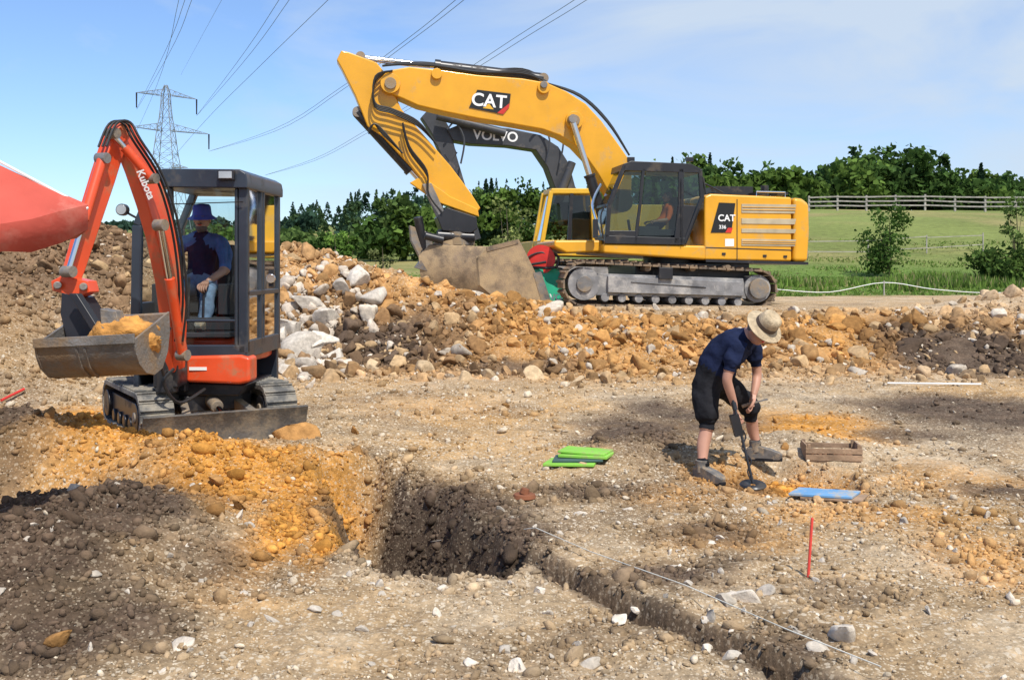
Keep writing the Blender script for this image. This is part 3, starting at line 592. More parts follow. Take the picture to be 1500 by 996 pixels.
b.done('seat_and_console',EX,.03)
b=B().use('black'); b.tube([m(887,300,-1.5),m(880,318,-1.5),m(884,350,-1.5)],.02,6); b.box(m(872,335,-1.35),(.1,.25,.4)); b.tube([m(1030,260,-1.45),m(1034,285,-1.45)],.02,6)
b.tube([m(1000,356,-1.5),m(1000,300,-1.52),m(999,262,-1.5)],.012,6); b.done('mirror_and_handrail',EX,.02)
BM=[(560,112),(566,104),(600,98),(650,103),(700,110),(765,115),(800,121),(830,134),(858,152),(882,178),(903,207),(926,240),(925,300),(905,310),(893,285),(876,255),(860,232),(842,213),(820,199),(795,190),(750,182),(700,174),(650,164),(612,155),(590,145),(565,135)]
b=B().use('yellow'); b.prism(ring(BM,-.10),N*.62); b.done('boom',EX,.035,3)
b=B().use('yellow')
for px,py,rr in ((572,122,.22),(842,176,.2),(912,295,.25),(797,128,.14),(640,108,.12)): b.cyl(m(px,py,-.20),m(px,py,-.20)+N*.82,rr,n=20)
b.use('steel')
for px,py,rr in ((572,122,.13),(842,176,.12),(797,124,.08)): b.cyl(m(px,py,-.25),m(px,py,-.25)+N*.92,rr,n=16)
b.done('boom_pins',EX,.01)
b=B().use('decal'); b.prism([p-N*.02 for p in ring([(699,132),(748,138),(746,156),(737,168),(687,158)],-.10)],N*.018); b.done('boom_decal',EX)
b=B().use('red'); b.prism([p-N*.026 for p in ring([(746,152),(746,157),(737,168),(728,166)],-.10)],N*.004); b.use('yellow2').prism([p-N*.024 for p in ring([(716,152),(723,161),(707,159)],-.10)],N*.003); b.done('decal_triangles',EX)
ex=(m(740,150,-.1)-m(700,146,-.1)).normalized(); text('CAT',m(716,149,-.1)-N*.032,ex,UP,.40,'white',EX,'boom_badge_text',.003)
ST=[(493,88),(500,74),(512,77),(552,92),(568,112),(577,135),(588,160),(612,188),(660,243),(690,283),(704,305),(694,318),(672,312),(640,288),(600,243),(560,200),(538,185),(520,140),(500,100)]
b=B().use('yellow'); b.prism(ring(ST,0.0),N*.42); b.done('stick',EX,.03,3)
def ram(b,a,c,t,w,rb,rr):
    p,q=m(*a,w),m(*c,w); mid=p.lerp(q,t); b.use('chrome').cyl(p,mid,rr); b.use('black').cyl(mid,q,rb,n=18); b.cyl(mid,mid.lerp(q,.05),rb*1.15,n=18); b.use('steel'); b.cyl(p-N*.12,p+N*.12,rb*.8); b.cyl(q-N*.12,q+N*.12,rb*.9)
b=B(); ram(b,(528,84),(795,116),.40,.2,.13,.055); ram(b,(838,175),(884,322),.55,-.28,.12,.07); ram(b,(838,175),(884,322),.55,.78,.12,.07)
ram(b,(644,296),(524,165),.35,.2,.13,.06); b.done('hydraulic_rams',EX)
b=B()
b.use('yellow').prism(ring([(600,268),(618,258),(660,288),(700,306),(702,318),(640,296)],-.08),N*.10); b.prism(ring([(600,268),(618,258),(660,288),(700,306),(702,318),(640,296)],.40),N*.10)
b.use('steel').prism(ring([(618,270),(632,268),(660,330),(648,338)],-.16),N*.08); b.prism(ring([(618,270),(632,268),(660,330),(648,338)],.5),N*.08)
b.use('black').prism(ring([(640,318),(655,304),(698,318),(700,335),(690,342),(648,338)],-.22),N*.85)
b.use('steel').cyl(m(668,337,.2),m(668,360,.2),.42,n=24); b.use('black').cyl(m(640,345,-.1),m(695,348,-.1),.12); b.cyl(m(612,318,.0),m(622,370,.1),.10); b.cyl(m(622,345,-.3),m(650,352,-.3),.09)
b.use('steel').prism(ring([(600,330),(632,342),(636,372),(616,380),(602,352)],.0),N*.4)
b.done('linkage_and_tiltrotator',EX,.02)
b=B().use('bucket2'); sd=[(697,378),(712,362),(757,351),(768,372),(803,445),(760,446),(722,437),(700,418)]
ev=-U*1.15+N*.55+UP*.05
near=ring(sd,-.75); b.prism(near,U*.04-N*.05)
cur=[V(p) for p in (near[1],near[0],near[7],near[6],near[5],near[4])]
far=[p+ev for p in cur]
inn=[p.lerp(near[3],.06)+V((0,0,.02)) for p in cur]; inf=[p+ev for p in inn]
k=len(cur)
b.add(cur+far+inn+inf,[(i,i+1,k+i+1,k+i) for i in range(k-1)]+[(2*k+i,3*k+i,3*k+i+1,2*k+i+1) for i in range(k-1)]+[(0,k,3*k,2*k),(k-1,2*k+k-1,3*k+k-1,k+k-1)])
b.prism([p+ev for p in near],ev*.04)
b.use('bucket'); b.prism([m(608,392,-.2),m(640,352,-.2),m(700,372,-.6),m(702,420,-.6),m(640,402,-.3)],N*.5)
b.use('steel').prism([p-N*.06 for p in ring([(780,400),(792,398),(808,446),(794,447)],-.75)],N*.03)
b.use('track').prism([p-N*.065 for p in ring([(712,362),(757,351),(759,357),(713,369)],-.75)],N*.03)
for t in (.1,.3,.5,.7,.9): q=near[4]+ev*t; b.sweep([q-V((0,0,.02)),q+U*.16-V((0,0,.18))],.12,.07,ev)
b.done('bucket',EX,.012)
b=B().use('rubber')
for k in range(4):
    o=k*2.2; w=-.06+.09*k
    b.tube([m(800,120-o*.3,w),m(765,108-o,w),m(700,106-o*.4,w),m(640,97-o*.5,w),m(590,95-o*.6,w),m(560,97,w)],.022,6)
    b.tube([m(575,104,w-.15),m(550,112+o,w-.25),m(549,150+o,w-.25),m(575,160+o,w-.25),m(612,178+o,w-.2),m(640,212,w-.15)],.02,6)
    b.tube([m(590,180+o,w-.2),m(600,215+o,w-.2),m(625,250+o,w-.2),m(628,285,w-.15),m(648,312,w-.2)],.02,6)
    b.tube([m(800,122,w-.0),m(850,142-o*.4,w),m(890,180-o*.5,w),m(922,228,w)],.022,6)
    b.tube([m(540,190+o,w-.3),m(548,182,w-.3),m(560,190+o,w-.3),m(590,225,w-.3)],.018,6)
b.use('chrome'); b.tube([m(505,78,.1),m(560,92,.1),m(630,99,.05)],.02,6)
for k in range(2): b.tube([m(880,270,-.5),m(868,300,-.6-.1*k),m(880,345,-.8)],.03,6)
b.done('hydraulic_hoses',EX)
b=B().use('black')
for px in (924,1010): b.box(m(px,234,-1.2),(.16,.12,.1))
b.tube([m(1030,268,-1.3),m(1060,283,-1.3)],.02,6); b.done('work_lights',EX,.01)
# ---------------- second excavator (behind)
TH2=math.radians(12); y2=30.5; xx=(840-750)/F*y2; m2,L2,inv2=mapper(xx,y2,TH2); E2=root('excavator',(xx,y2,.85),TH2); N2=V((-math.sin(TH2),math.cos(TH2),0)); U2=V((math.cos(TH2),math.sin(TH2),0))
rg2=lambda p,w:[m2(a,c,w) for a,c in p]
b=B().use('volvo'); b.prism(rg2([(655,190),(672,183),(745,188),(792,198),(818,215),(834,240),(850,300),(852,330),(826,330),(815,280),(802,245),(785,220),(745,214),(690,211),(664,206)],-.1),N2*.6)
b.prism(rg2([(617,172),(628,160),(645,163),(660,190),(668,225),(660,240),(650,235),(632,195)],0),N2*.4); b.prism(rg2([(645,225),(668,225),(705,350),(690,355)],0),N2*.35); b.done('boom_and_stick',E2,.03)
text('VOLVO',m2(726,200,-.1)-N2*.012,(m2(760,204,0)-m2(700,200,0)),UP,.40,'white',E2,'boom_text')
b=B().use('volvo')
for a,c in (((640,170),(740,195)),((838,238),(815,300))): b.cyl(m2(*a,-.3),m2(*c,-.3),.12)
for px in (655,780,800): b.tube([m2(px,190,-.3),m2(px+12,180,-.3),m2(px+25,205,-.3),m2(px+20,240,-.3)],.03,6)
b.done('rams_and_hoses',E2)
b=B().use('yellow2'); wn2=-1.3; CW2=N2*1.0
b.prism(rg2([(808,276),(870,276),(874,284),(806,284)],wn2),CW2); b.prism(rg2([(792,352),(880,352),(960,352),(960,378),(792,374)],wn2),N2*2.6); b.prism(rg2([(872,300),(1060,300),(1060,355),(872,355)],wn2+.2),N2*2.4)
for a,c in (((808,280),(793,365)),((868,280),(872,365))):
    for o in (N2*.05,N2*.95): b.sweep([m2(*a,wn2)+o,m2(*c,wn2)+o],.1,.13,N2)
b.done('housing_and_cab_frame',E2,.03)
b=B().use('black'); b.sweep([m2(838,280,wn2)+N2*.04,m2(834,352,wn2)+N2*.04],.06,.1,N2); b.prism(rg2([(838,284),(866,284),(868,352),(834,352)],wn2+.9),N2*.05); b.box(m2(850,335,wn2+.5),(.5,.5,1.0)); b.done('cab_interior',E2)
b=B().use('glassd'); r_=[(809,286),(866,286),(869,350),(797,350)]; b.add(rg2(r_,wn2+.06),[(0,1,2,3)]); p,q=m2(808,286,wn2),m2(795,352,wn2); b.add([p,q,q+CW2,p+CW2],[(0,1,2,3)]); b.done('cab_glass',E2,recalc=False)
b=B(); cL=inv2(790,405,-1.6); cR=inv2(985,408,-1.6)
for w0,w1 in((-1.6,-1.05),(1.05,1.6)): b.use('track'); track(b,L2,cL,.45,cR,.42,w0,w1,44,.05,.04); b.use('tframe').prism([L2(cL[0],w0+.08,cL[1]+.3),L2(cR[0],w0+.08,cR[1]+.3),L2(cR[0],w0+.08,cR[1]-.3),L2(cL[0],w0+.08,cL[1]-.3)],N2*.4)
b.use('black').box(L2((cL[0]+cR[0])/2,0,cL[1]+.1),(2,2.2,.8)); b.done('tracks',E2)
gp=P(800,446,22.6); zt=float(gh([gp.x],[gp.y])[0]); r=root('fuel_tank',(gp.x,gp.y,zt)); b=B().use('green'); b.prism([P(778,392,22.4),P(812,392,22.6),P(826,400,22.6),P(824,450,22.6),P(786,452,22.4)],(.1,1.1,0)); b.done('tank_body',r,.03)
text('VOLVO',P(802,436,22.35),U,UP,.2,'white',r,'tank_text')
b=B().use('red').cyl(P(792,380,22.5),P(797,380,23.0),.24,n=20); b.cyl(P(792,380,22.5),P(792.5,380,22.56),.32,n=20); b.use('rubber')
b.tube([P(812,372,22.5),P(818,378,22.4),P(812,392,22.4),P(770,390,22.4),P(800,384,22.3)],.03,6); b.tube([P(770,390,22.4),P(775,376,22.5),P(795,370,22.5),P(805,382,22.5)],.02,6); b.done('hose_reel',r)
# ---------------- mini excavator
KX,KY=-3.12,10.1; K=root('mini_excavator',(KX,KY,.13)); gz=.14
AL=math.radians(32); fw=V((math.sin(AL),-math.cos(AL),0)); sdv=V((math.cos(AL),math.sin(AL),0)); kc=V((KX,KY,0))
LK=lambda u,w,z:kc+fw*u+sdv*w+V((0,0,z))
for s_,(w0,w1) in enumerate(((-.72,-.42),(.42,.72))):
    b=B().use('rtrack'); track(b,LK,(-.62,gz+.205),.195,(.68,gz+.21),.195,w0,w1,44,.05,.022,1.06); b.done('rubber_track_%d'%(s_+1),K,.008)
    b=B().use('black'); b.prism([LK(-.55,w0+.04,gz+.31),LK(.55,w0+.04,gz+.31),LK(.6,w0+.04,gz+.12),LK(-.6,w0+.04,gz+.12)],sdv*.20)
    b.cyl(LK(-.62,w0+.0,gz+.2),LK(-.62,w1,gz+.2),.13,n=20); b.cyl(LK(.68,w0,gz+.205),LK(.68,w1,gz+.205),.13,n=20)
    for k in range(4): b.cyl(LK(-.33+k*.24,w0+.01,gz+.11),LK(-.33+k*.24,w1-.01,gz+.11),.06)
    b.use('steel').cyl(LK(.68,w0-.015,gz+.205),LK(.68,w1+.015,gz+.205),.05); b.done('track_frame_%d'%(s_+1),K,.01)
b=B().use('black'); b.box(LK(0,0,gz+.30),(.85,.85,.22),Matrix((sdv,-fw,UP)).transposed()); b.cyl(LK(0,0,gz+.38),LK(0,0,gz+.56),.34,n=24)
for w in(-.22,.22): b.use('steel').sweep([LK(.3,w,gz+.30),LK(1.02,w*1.5,gz+.14)],.08,.10,sdv)
b.use('steel').cyl(LK(.35,0,gz+.34),LK(.75,0,gz+.26),.06); b.use('chrome').cyl(LK(.75,0,gz+.26),LK(1.0,0,gz+.18),.03)
b.use('black').prism([LK(.15,-.3,gz+.45),LK(.55,-.25,gz+.35),LK(.55,-.25,gz+.2),LK(.1,-.3,gz+.2)],sdv*.55)
b.done('undercarriage',K,.012)
b=B().use('blade'); pr=[(1.02,.0),(1.10,-.03),(1.08,.1),(1.09,.2),(1.13,.30),(1.10,.31),(1.05,.2),(1.03,.1)]
b.prism([LK(u,-.74,gz+z_-.04) for u,z_ in pr],sdv*1.48); b.done('dozer_blade',K,.006)
TK=math.radians(-2); mk_,LU,invk=mapper(KX,KY,TK); NK=V((-math.sin(TK),math.cos(TK),0)); UK=V((math.cos(TK),math.sin(TK),0))
rk=lambda p,w:[mk_(a,c,w) for a,c in p]
FW=-.62
b=B().use('orange'); b.prism(rk([(272,522),(352,520),(366,524),(366,560),(350,563),(272,560)],FW-.05),NK*.25); b.done('front_cover',K,.03,3)
b=B().use('orange'); b.prism([LU(.0,-.4,.78),LU(.58,-.45,.78),LU(.66,.2,.78),LU(.6,.75,.78),LU(0,.9,.78),LU(-.6,.75,.78),LU(-.66,.2,.78),LU(-.5,-.2,.78)],V((0,0,.24)))
b.prism([LU(-.55,.62,.95),LU(.55,.62,.95),LU(.45,.95,.95),LU(-.45,.95,.95)],V((0,0,.65))); b.done('revolving_frame',K,.03,3)
b=B().use('white'); b.box(LU(.628,-.12,.92),(.012,.32,.12),Matrix.Rotation(TK-.12,3,'Z')); b.box(mk_(290,540,FW-.056),(.16,.006,.03)); b.done('decals',K)
b=B().use('black'); b.prism(rk([(222,522),(272,525),(272,575),(232,570)],FW-.05),NK*.4); b.prism(rk([(250,560),(362,563),(350,580),(262,580)],FW+.05),NK*.9); b.cyl(mk_(245,515,FW-.28),mk_(245,575,FW-.28),.10,n=16); b.box(mk_(250,545,FW-.2),(.22,.3,.26)); b.done('swing_bracket',K,.02)
b=B().use('cabk'); CD=NK*1.15
def pil(a,c,w=0,t=.07,t2=.07): b.sweep([mk_(*a,FW)+NK*w,mk_(*c,FW)+NK*w],t2,t,NK)
b.prism(rk([(220,262),(224,250),(240,247),(350,248),(360,254),(362,264),(362,276),(220,274)],FW-.06),NK*1.28)
for w in(.03,1.12):
    pil((224,270),(200,330),w,.075); pil((200,330),(197,518),w,.09); pil((356,270),(356,518),w,.09)
pil((200,515),(360,515),.03,.12); pil((200,470),(250,470),.03,.05)
pil((248,275),(252,515),.03,.045); pil((200,515),(360,515),1.12,.9)
pil((346,276),(346,510),.025,.03); pil((254,470),(346,470),.025,.025)
rx=UK*.02
for z_,t in ((mk_(356,272,FW),.06),(mk_(356,512,FW),.16),(mk_(356,430,FW),.05)): b.sweep([z_+rx,z_+rx+CD],.05,t,UK)
for w in(.48,.56): b.sweep([mk_(356,272,FW)+NK*w+rx,mk_(356,512,FW)+NK*w+rx],.045,.05,NK)
lx=mk_(199,515,FW); b.sweep([lx,lx+CD],.05,.9,UK)
b.done('cab_frame',K,.012)
b=B().use('glass')
b.add([mk_(254,276,FW)+NK*.03,mk_(350,276,FW)+NK*.03,mk_(350,508,FW)+NK*.03,mk_(256,508,FW)+NK*.03],[(0,1,2,3)])
b.add([mk_(228,276,FW)+NK*.03,mk_(246,276,FW)+NK*.03,mk_(250,508,FW)+NK*.03,mk_(204,508,FW)+NK*.03,mk_(205,330,FW)+NK*.03],[(0,1,2,3,4)])
a_=mk_(356,276,FW)+rx; c_=mk_(356,505,FW)+rx; b.add([a_,a_+CD,c_+CD,c_],[(0,1,2,3)])
a_=mk_(226,280,FW)+NK*1.12; b.add([a_,mk_(350,280,FW)+NK*1.12,mk_(350,430,FW)+NK*1.12,mk_(204,430,FW)+NK*1.12],[(0,1,2,3)])
b.done('cab_glass',K,recalc=False)
b=B(); c=mk_(336,258,FW)+NK*-.11; b.use('black').box(c+NK*.02,(.15,.05,.09)); b.use('glow').box(c-NK*.01,(.12,.02,.065))
c=mk_(183,308,FW)+NK*-.08; b.use('black').cyl(c,c+NK*.06,.055,n=18); b.use('glow').cyl(c-NK*.008,c,.047,n=18)
b.use('black').tube([c+NK*.04,mk_(190,314,FW),mk_(204,322,FW)+NK*.02],.012,6,False); b.tube([mk_(222,300,FW-.04),mk_(356,296,FW-.04)],.006,5,False)
c=mk_(398,408,FW+.4); b.box(c,(.05,.06,.16)); b.use('chrome').cyl(c-V((.0,.05,0)),c-V((0,.02,0)),.045); b.done('lamps_and_mirror',K,.01)
b=B().use('seat'); b.box(V((KX+.02,KY+.22,1.32)),(.5,.48,.16)); b.box(V((KX+.02,KY+.47,1.62)),(.46,.14,.6)); b.box(V((KX-.0,KY+.05,1.15)),(.9,.9,.12)); b.box((KX-.30,KY-.02,1.38),(.12,.4,.3)); b.box((KX+.34,KY-.02,1.38),(.12,.4,.3))
b.box(V((KX,KY-.25,1.06)),(1.0,.7,.05))
for s_ in(-.17,.17): b.use('black').cyl((KX+s_*1.05,KY-.36,1.07),(KX+s_,KY-.30,1.45),.012); b.ball((KX+s_,KY-.30,1.46),.025)
for s_ in(-.08,.08): b.cyl((KX+s_,KY-.5,1.07),(KX+s_,KY-.46,1.6),.012)
b.done('seat_and_levers',K,.03)
sd_=V((.93,-.37,0)); b=B().use('orange')
bp=[P(254,540,9.2),P(255,480,9.1),P(248,410,8.98),P(236,345,8.85),P(222,295,8.75),P(203,245,8.65),P(182,200,8.55),P(176,184,8.5)]
b.sweep(bp,[.13]*8,[.17,.20,.23,.25,.25,.22,.17,.12],sd_); b.done('boom',K,.012)
b=B().use('orange'); sp=[P(180,182,8.5),P(168,205,8.45),P(150,262,8.35),P(128,330,8.2),P(108,395,8.08),P(96,425,8.02)]
b.sweep(sp,[.12]*6,[.10,.17,.17,.15,.12,.10],sd_); b.prism([P(185,178,8.5)-sd_*.07,P(168,180,8.45)-sd_*.07,P(160,200,8.45)-sd_*.07,P(175,215,8.5)-sd_*.07],sd_*.14); b.done('stick',K,.012)
b=B()
def ram3(p,q,t,rb,rr): mm=p.lerp(q,t); b.use('chrome').cyl(p,mm,rr); b.use('orange').cyl(mm,q,rb,n=14); b.use('steel').cyl(p-sd_*.05,p+sd_*.05,rb*1.1); b.cyl(q-sd_*.05,q+sd_*.05,rb*1.1)
ram3(P(235,330,8.62),P(268,520,9.02),.4,.045,.025); ram3(P(165,196,8.32),P(222,262,8.5),.3,.04,.022); ram3(P(100,398,7.9),P(150,232,8.22),.45,.04,.022)
b.done('hydraulic_rams',K)
b=B().use('orange'); b.prism([P(74,412,7.95),P(90,404,7.95),P(128,412,7.95),P(132,428,7.95),P(112,436,7.95),P(76,426,7.95)],(.02,.14,0))
b.use('black'); b.prism([P(90,428,7.95),P(118,436,7.95),P(140,470,7.9),P(128,503,7.9),P(98,500,7.9),P(88,460,7.9)],(.03,.2,0)); b.prism([P(100,430,7.8),P(112,430,7.8),P(150,490,7.75),P(140,496,7.75)],(.02,.06,0))
b.use('steel').prism([P(146,452,7.62),P(170,456,7.62),P(182,510,7.6),P(150,512,7.6)],(.0,.14,0)); b.cyl(P(84,418,7.9),P(86,418,8.12),.03); b.cyl(P(122,420,7.9),P(124,420,8.12),.03)
b.cyl(P(118,505,7.72),P(168,505,7.72),.045); b.done('quick_coupler',K,.008)
b=B().use('bucket'); A0=P(82,505,7.85); A1=P(225,498,7.72); ax=(A1-A0).normalized(); hv=ax.cross(UP).normalized()*-1
if hv.y<0: hv=-hv
prf=[(-.27,.02),(-.25,-.07),(-.20,-.16),(-.10,-.235),(.02,-.26),(.14,-.22),(.22,-.10),(.25,.04),(.24,.20)]
def bring(s,o): return [s+hv*(h*o)+V((0,0,z_*o)) for h,z_ in prf]
o0=bring(A0,1);o1=bring(A1,1);i0=bring(A0+ax*.015,.93);i1=bring(A1-ax*.015,.93); k=len(prf)
b.add(o0+o1+i0+i1,[(i,i+1,k+i+1,k+i) for i in range(k-1)]+[(2*k+i,3*k+i,3*k+i+1,2*k+i+1) for i in range(k-1)]+[(0,k,3*k,2*k),(k-1,3*k-1,4*k-1,2*k-1)])
b.prism(bring(A0,1.02),ax*.02); b.prism(bring(A1,1.02),ax*-.02)
b.sweep([A0+hv*-.275+V((0,0,.03)),A1+hv*-.275+V((0,0,.03))],.025,.07,hv)
for t in (.42,.5): b.sweep([A0.lerp(A1,t)+hv*-.26+V((0,0,-.02)),A0.lerp(A1,t)+hv*-.2+V((0,0,-.16)),A0.lerp(A1,t)+hv*-.08+V((0,0,-.25))],.02,.03,ax)
b.done('bucket',K,.004)
b=B().use('clay'); cm=A0.lerp(A1,.70)+V((0,0,.01)); b.ball(cm,(.26,.2,.19),nu=40,nv=28)
o=b.done('clay_load',K)
co_=np.array([v.co[:] for v in o.data.vertices]); nn=fbm(co_[:,0]+co_[:,1]*.3,co_[:,1]+co_[:,2]*1.7,.09,4,77,.65)
for v,q in zip(o.data.vertices,nn): v.co+=v.normal*float(q)*.075
b=B().use('rubber')
for k in range(3):
    w=sd_*(.04*k-.04); b.tube([P(262,500,8.95)+w,P(268,430,8.85)+w,P(258,340,8.7)+w,P(235,262,8.55)+w,P(200,205,8.42)+w,P(185,180,8.4)+w,P(165,182,8.3)+w,P(150,215,8.2)+w],.011,6)
b.tube([P(255,540,9.0),P(240,560,8.95),P(262,590,9.1),P(300,570,9.4)],.015,6); b.tube([P(250,480,8.85),P(232,510,8.8),P(240,550,8.9)],.013,6); b.done('hydraulic_hoses',K)
text('Kubota',P(216,272,8.5)+V((.02,-.1,0)),P(232,318,8.6)-P(205,255,8.5),V((.6,0,.5)),.085,'white',K,'boom_text')
# ---------------- people
def skinfig(name,J,E,parent,lvl=2):
    keys=list(J); idx={k:i for i,k in enumerate(keys)}; inv=rmat(parent).inverted()
    me=bpy.data.meshes.new(name); me.from_pydata([tuple(inv@V(J[k][0])) for k in keys],[(idx[a],idx[c]) for a,c,_ in E],[])
    ob=bpy.data.objects.new(name,me); COL.objects.link(ob); sk=ob.modifiers.new('s','SKIN'); sk.use_smooth_shade=True
    for i,k in enumerate(keys):
        r=J[k][1]; r=r if isinstance(r,tuple) else (r,r); me.skin_vertices[0].data[i].radius=r; me.skin_vertices[0].data[i].use_root=(i==0)
    su=ob.modifiers.new('u','SUBSURF'); su.levels=lvl; su.render_levels=lvl
    bpy.context.view_layer.update(); nm=bpy.data.meshes.new_from_object(ob.evaluated_get(bpy.context.evaluated_depsgraph_get())); bpy.data.objects.remove(ob)
    ml=[]; nm.materials.clear()
    for *_,k in E:
        if k not in ml: ml.append(k); nm.materials.append(M[k])
    pts=np.array([p.center[:] for p in nm.polygons]); best=np.full(len(pts),1e9); mi=np.zeros(len(pts),int)
    for a,c,k in E:
        A=np.array(inv@V(J[a][0])); C_=np.array(inv@V(J[c][0])); ra=J[a][1]; rc=J[c][1]; ra=max(ra) if isinstance(ra,tuple) else ra; rc=max(rc) if isinstance(rc,tuple) else rc
        e=C_-A; t=np.clip((pts-A)@e/(e@e),0,1); d=np.linalg.norm(pts-A-t[:,None]*e,axis=1)-(ra*(1-t)+rc*t); w=d<best; best[w]=d[w]; mi[w]=ml.index(k)
    nm.polygons.foreach_set('material_index',mi.astype(np.int32)); nm.polygons.foreach_set('use_smooth',np.ones(len(nm.polygons),bool))
    cloth={ml.index(k) for k in ml if k in('navy','blackcloth','shirtblue','bluecloth')}; vm=np.zeros(len(nm.vertices),bool)
    for p in nm.polygons:
        if mi[p.index] in cloth:
            for v in p.vertices: vm[v]=True
    cv=np.array([v.co[:] for v in nm.vertices]); f1=fbm(cv[:,0]*1.2+cv[:,1]*.8,cv[:,2]+cv[:,0]*.9,.09,3,991)
    for v in nm.vertices:
        if vm[v.index]: v.co+=v.normal*(.008+.02*float(f1[v.index]))
    o=bpy.data.objects.new(name,nm); COL.objects.link(o); o.parent=parent; return o
def hand(b,w,d,side,curl,key='skin'):
    b.use(key); w=V(w);d=V(d).normalized();side=(V(side)-d*V(side).dot(d)).normalized();curl=V(curl).normalized()
    b.sweep([w-d*.02,w+d*.03,w+d*.085],[.045,.07,.08],[.035,.034,.028],side)
    for k,(o,l) in enumerate(((-.03,.07),(-.01,.08),(.01,.075),(.03,.058))):
        p=w+d*.08+side*o; b.tube([p-d*.02,p+d*l*.4+curl*.008,p+d*l*.55+curl*l*.5,p+d*l*.15+curl*l*.85],[.0105,.0095,.0085,.007],7)
    p=w+d*.03-side*.03; b.tube([p,p-side*.03+d*.02+curl*.01,p-side*.025+d*.05+curl*.03,p-side*.005+d*.06+curl*.045],[.013,.0115,.010,.008],7)
def head(b,c,fwd,up,hairkey='hair',beard=False):
    c=V(c);f=V(fwd).normalized();u=(V(up)-f*V(up).dot(f)).normalized();r=f.cross(u); R=Matrix((r,f,u)).transposed(); T=lambda x,y,z:c+R@V((x,y,z))
    b.use('skin').ball(c,(.075,.095,.105),R,20,14); b.ball(T(0,.02,-.06),(.055,.07,.06),R); b.tube([T(0,.088,.025),T(0,.112,-.012),T(0,.095,-.022)],[.010,.016,.010],8)
    for s in(-1,1): b.use('skin').ball(T(s*.077,-.005,-.005),(.012,.022,.032),R,8,6); b.use('white').ball(T(s*.03,.083,.018),(.013,.009,.008),R,8,6); b.use('hair').ball(T(s*.03,.091,.018),(.006,.004,.006),R,8,6); b.box(T(s*.03,.092,.036),(.03,.01,.007),R)
    b.use('red').ball(T(0,.088,-.05),(.022,.008,.006),R,8,6)
    b.use(hairkey).ball(T(0,-.018,.018),(.081,.092,.10),R,16,10)
    if beard: b.ball(T(0,.035,-.085),(.056,.062,.045),R,14,8); b.ball(T(0,.088,-.036),(.03,.014,.008),R,8,6)
PM=root('man_with_metal_detector',P(1060,700,8.4))
J={'pel':(P(1041,545,8.5),.15),'wa':(P(1050,528,8.46),.145),'ch':(P(1069,508,8.38),.155),'uc':(P(1085,497,8.32),.115),'nk':(P(1097,490,8.26),.06),'nk2':(P(1104,486,8.22),.055),
 'sn':(P(1080,511,8.17),.08),'sf':(P(1099,502,8.52),.075),
 'un':(P(1071,533,8.13),.072),'un2':(P(1070.5,535,8.13),.045),'en':(P(1064,556,8.13),.043),'fn':(P(1070,575,8.15),.039),'wn':(P(1077,597,8.18),.027),
 'uf':(P(1107,527,8.56),.068),'uf2':(P(1107.5,529,8.56),.043),'ef':(P(1109,550,8.58),.042),'ff':(P(1107,565,8.53),.037),'wf':(P(1103,582,8.48),.027),
 'hn':(P(1032,562,8.38),.115),'tn':(P(1034,590,8.34),.102),'hm':(P(1036,614,8.31),.10),'hm2':(P(1036,616.5,8.31),.058),'kn':(P(1036,626,8.30),.056),'cn':(P(1030,650,8.27),.058),'an':(P(1029,676,8.22),.038),'so':(P(1029,678,8.22),.046),'so2':(P(1029,690,8.2),.042),
 'hf':(P(1055,560,8.66),.115),'tf':(P(1078,578,8.78),.10),'kf':(P(1098,594,8.86),.092),'kf2':(P(1100,604,8.86),.09),'hk':(P(1100.5,606.5,8.86),.056),'cf':(P(1102,628,8.9),.056),'af':(P(1107,646,8.9),.038),'sp':(P(1107,648,8.9),.046),'sp2':(P(1108,657,8.9),.042)}
E=[('pel','wa','navy'),('wa','ch','navy'),('ch','uc','navy'),('uc','nk','navy'),('nk','nk2','skin'),('ch','sn','navy'),('ch','sf','navy'),('sn','un','navy'),('un','un2','navy'),('un2','en','skin'),('en','fn','skin'),('fn','wn','skin'),
 ('sf','uf','navy'),('uf','uf2','navy'),('uf2','ef','skin'),('ef','ff','skin'),('ff','wf','skin'),
 ('pel','hn','blackcloth'),('hn','tn','blackcloth'),('tn','hm','blackcloth'),('hm','hm2','blackcloth'),('hm2','kn','skin'),('kn','cn','skin'),('cn','an','skin'),('an','so','blackcloth'),('so','so2','blackcloth'),
 ('pel','hf','blackcloth'),('hf','tf','blackcloth'),('tf','kf','blackcloth'),('kf','kf2','blackcloth'),('kf2','hk','blackcloth'),('hk','cf','skin'),('cf','af','skin'),('af','sp','blackcloth'),('sp','sp2','blackcloth')]
skinfig('body',J,E,PM,3)
b=B(); hd=P(1112,483,8.17); head(b,hd,V((.55,-.55,-.65)),V((.45,-.45,.75))); b.done('head',PM,recalc=True)
b=B().use('straw'); hc=P(1121,477,8.08); hx=V((.42,-.66,.62)); b.lathe(hc,hx,[(.155,-.018),(.158,-.012),(.12,.0),(.090,.012),(.088,.06),(.082,.105),(.06,.122),(.03,.110),(.0,.104)]); b.lathe(hc,hx,[(.155,-.021),(.12,-.006),(.088,.005)])
b.use('hatband').lathe(hc,hx,[(.094,.012),(.092,.045),(.087,.045)]); b.done('sun_hat',PM,recalc=False,ang=60)
b=B(); hand(b,J['wn'][0],V((.04,.0,-1)),V((-.3,-1,0)),V((1,.1,-.2))); hand(b,J['wf'][0],V((-.3,-.4,-1)),V((0,1,0)),V((-.6,-.6,-.1))); b.done('hands',PM,.006)
